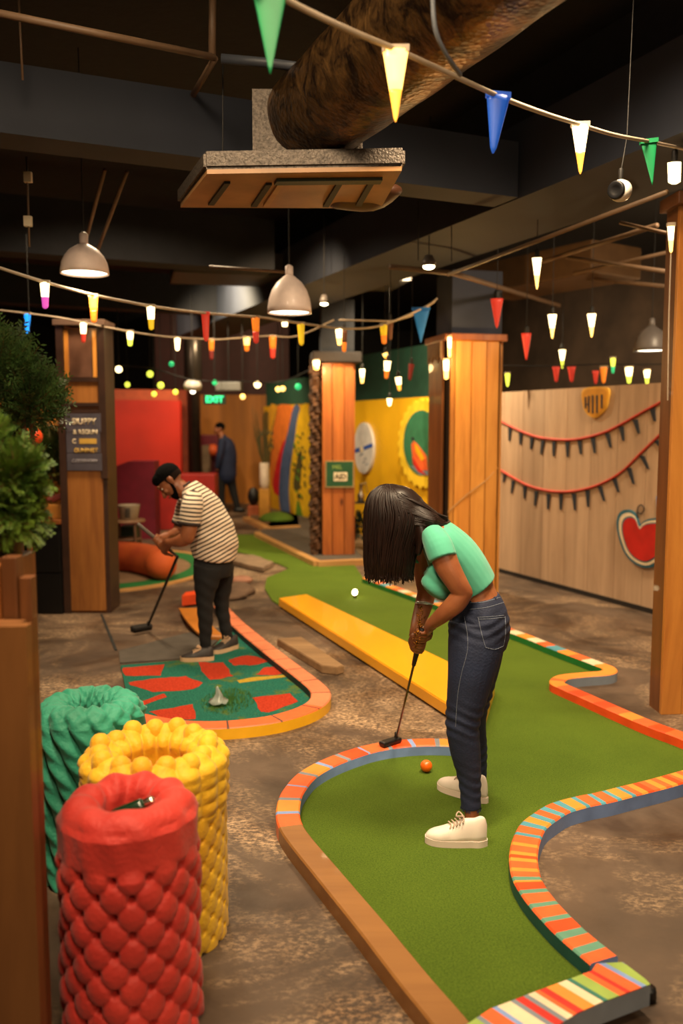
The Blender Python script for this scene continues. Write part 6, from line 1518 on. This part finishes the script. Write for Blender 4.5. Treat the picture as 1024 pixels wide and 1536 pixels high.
# ================================================================ LIGHT
def area(name, loc, size, power, col=(1, .72, .42), tgt=None, spread=PI):
    l = bpy.data.lights.new(name, 'AREA'); l.shape = 'DISK'; l.size = size; l.energy = power; l.color = col; l.spread = spread
    o = bpy.data.objects.new(name, l); C.objects.link(o); o.location = loc
    d = (V(tgt) - V(loc)) if tgt else V((0, 0, -1)); o.rotation_euler = d.to_track_quat('-Z', 'Y').to_euler(); return o
def point(name, loc, power, col=(1, .7, .38), r=.05):
    l = bpy.data.lights.new(name, 'POINT'); l.energy = power; l.color = col; l.shadow_soft_size = r
    o = bpy.data.objects.new(name, l); C.objects.link(o); o.location = loc; return o
def spot(name, loc, tgt, power, ang=120, col=(1, .7, .38), r=.08, blend=.6):
    l = bpy.data.lights.new(name, 'SPOT'); l.energy = power; l.color = col; l.shadow_soft_size = r; l.spot_size = math.radians(ang); l.spot_blend = blend
    o = bpy.data.objects.new(name, l); C.objects.link(o); o.location = loc; o.rotation_euler = (V(tgt) - V(loc)).to_track_quat('-Z', 'Y').to_euler(); return o
WARM = (1, .76, .48)
K = 1.0
area('unseen_fill', (.9, 3.3, 3.85), .7, 190 * K, WARM, (.7, 4.3, 0), 2.1)  # area lights here are added fill, kept out of view, without fixtures
area('unseen_fill', (-.9, 2.2, 3.85), .7, 125 * K, WARM, (-.9, 4.0, 0), 2.1)
area('unseen_fill', (-.2, .6, 3.6), 1.0, 65 * K, WARM, (0, 3.2, .3), 1.9)
area('unseen_fill', (3.0, 5.0, 3.85), .7, 220 * K, WARM, (2.4, 6.8, .6), 2.4)
area('unseen_fill', (-1.6, 6.9, 3.85), .6, 170 * K, WARM, (-1.6, 7.2, 0), 2.5)
area('unseen_fill', (1.6, -1.2, 3.2), 1.4, 70 * K, WARM, (.8, 3.2, .3), 2.4)
for (p_, w_) in LAMPS: spot('lamp_light', p_, p_ - Z, w_ * 3 * K, 140, (1, .75, .45), .1)
spot('far_fill', (-3.3, 12.6, 3.5), (-3.2, 15, 1.2), 420 * K, 130, (1, .72, .45))  # these far spots are added without fixtures to brighten walls and pillar
spot('far_fill', (-1.9, 15.0, 3.5), (-2.2, 18.3, 1.0), 420 * K, 130, (1, .75, .42))
spot('far_fill', (-1.9, 11.0, 3.4), (.3, 13, 1.0), 600 * K, 140, (1, .80, .5))
spot('far_fill', (.7, 9.9, 3.3), (1.5, 10.9, 1.2), 900 * K, 160, (1, .80, .5))
spot('far_fill', (-.6, 7.6, 3.6), (-.2, 10.4, .8), 450 * K, 78, (1, .72, .4))
point('tube_glow', P(684, 535, 7.8), 34 * K, (1, .62, .22), .04)
point('bark_glow', P(490, 550, 10.35), 25 * K, (1, .62, .25), .05)
point('partition_fill', (3.9, 9.0, 2.5), 130 * K, (1, .66, .34), .06)  # added unseen point behind the partition, brightens pipes, duct and ceiling
point('screen_fill', (-2.9, 8.1, 1.6), 12 * K, (1, .5, .18), .1)  # added point with no lamp of its own, warms the slatted screen
world = bpy.data.worlds.new('world'); bpy.context.scene.world = world; world.use_nodes = True
world.node_tree.nodes['Background'].inputs['Color'].default_value = (.30, .2, .12, 1)
world.node_tree.nodes['Background'].inputs['Strength'].default_value = .12
sc = bpy.context.scene
sc.view_settings.view_transform = 'Standard'; sc.view_settings.look = 'None'; sc.view_settings.gamma = 1; sc.view_settings.use_curve_mapping = False
sc.view_settings.exposure = -1.0
sc.cycles.use_denoising = True
sc.cycles.max_bounces = 6; sc.cycles.sample_clamp_indirect = 4
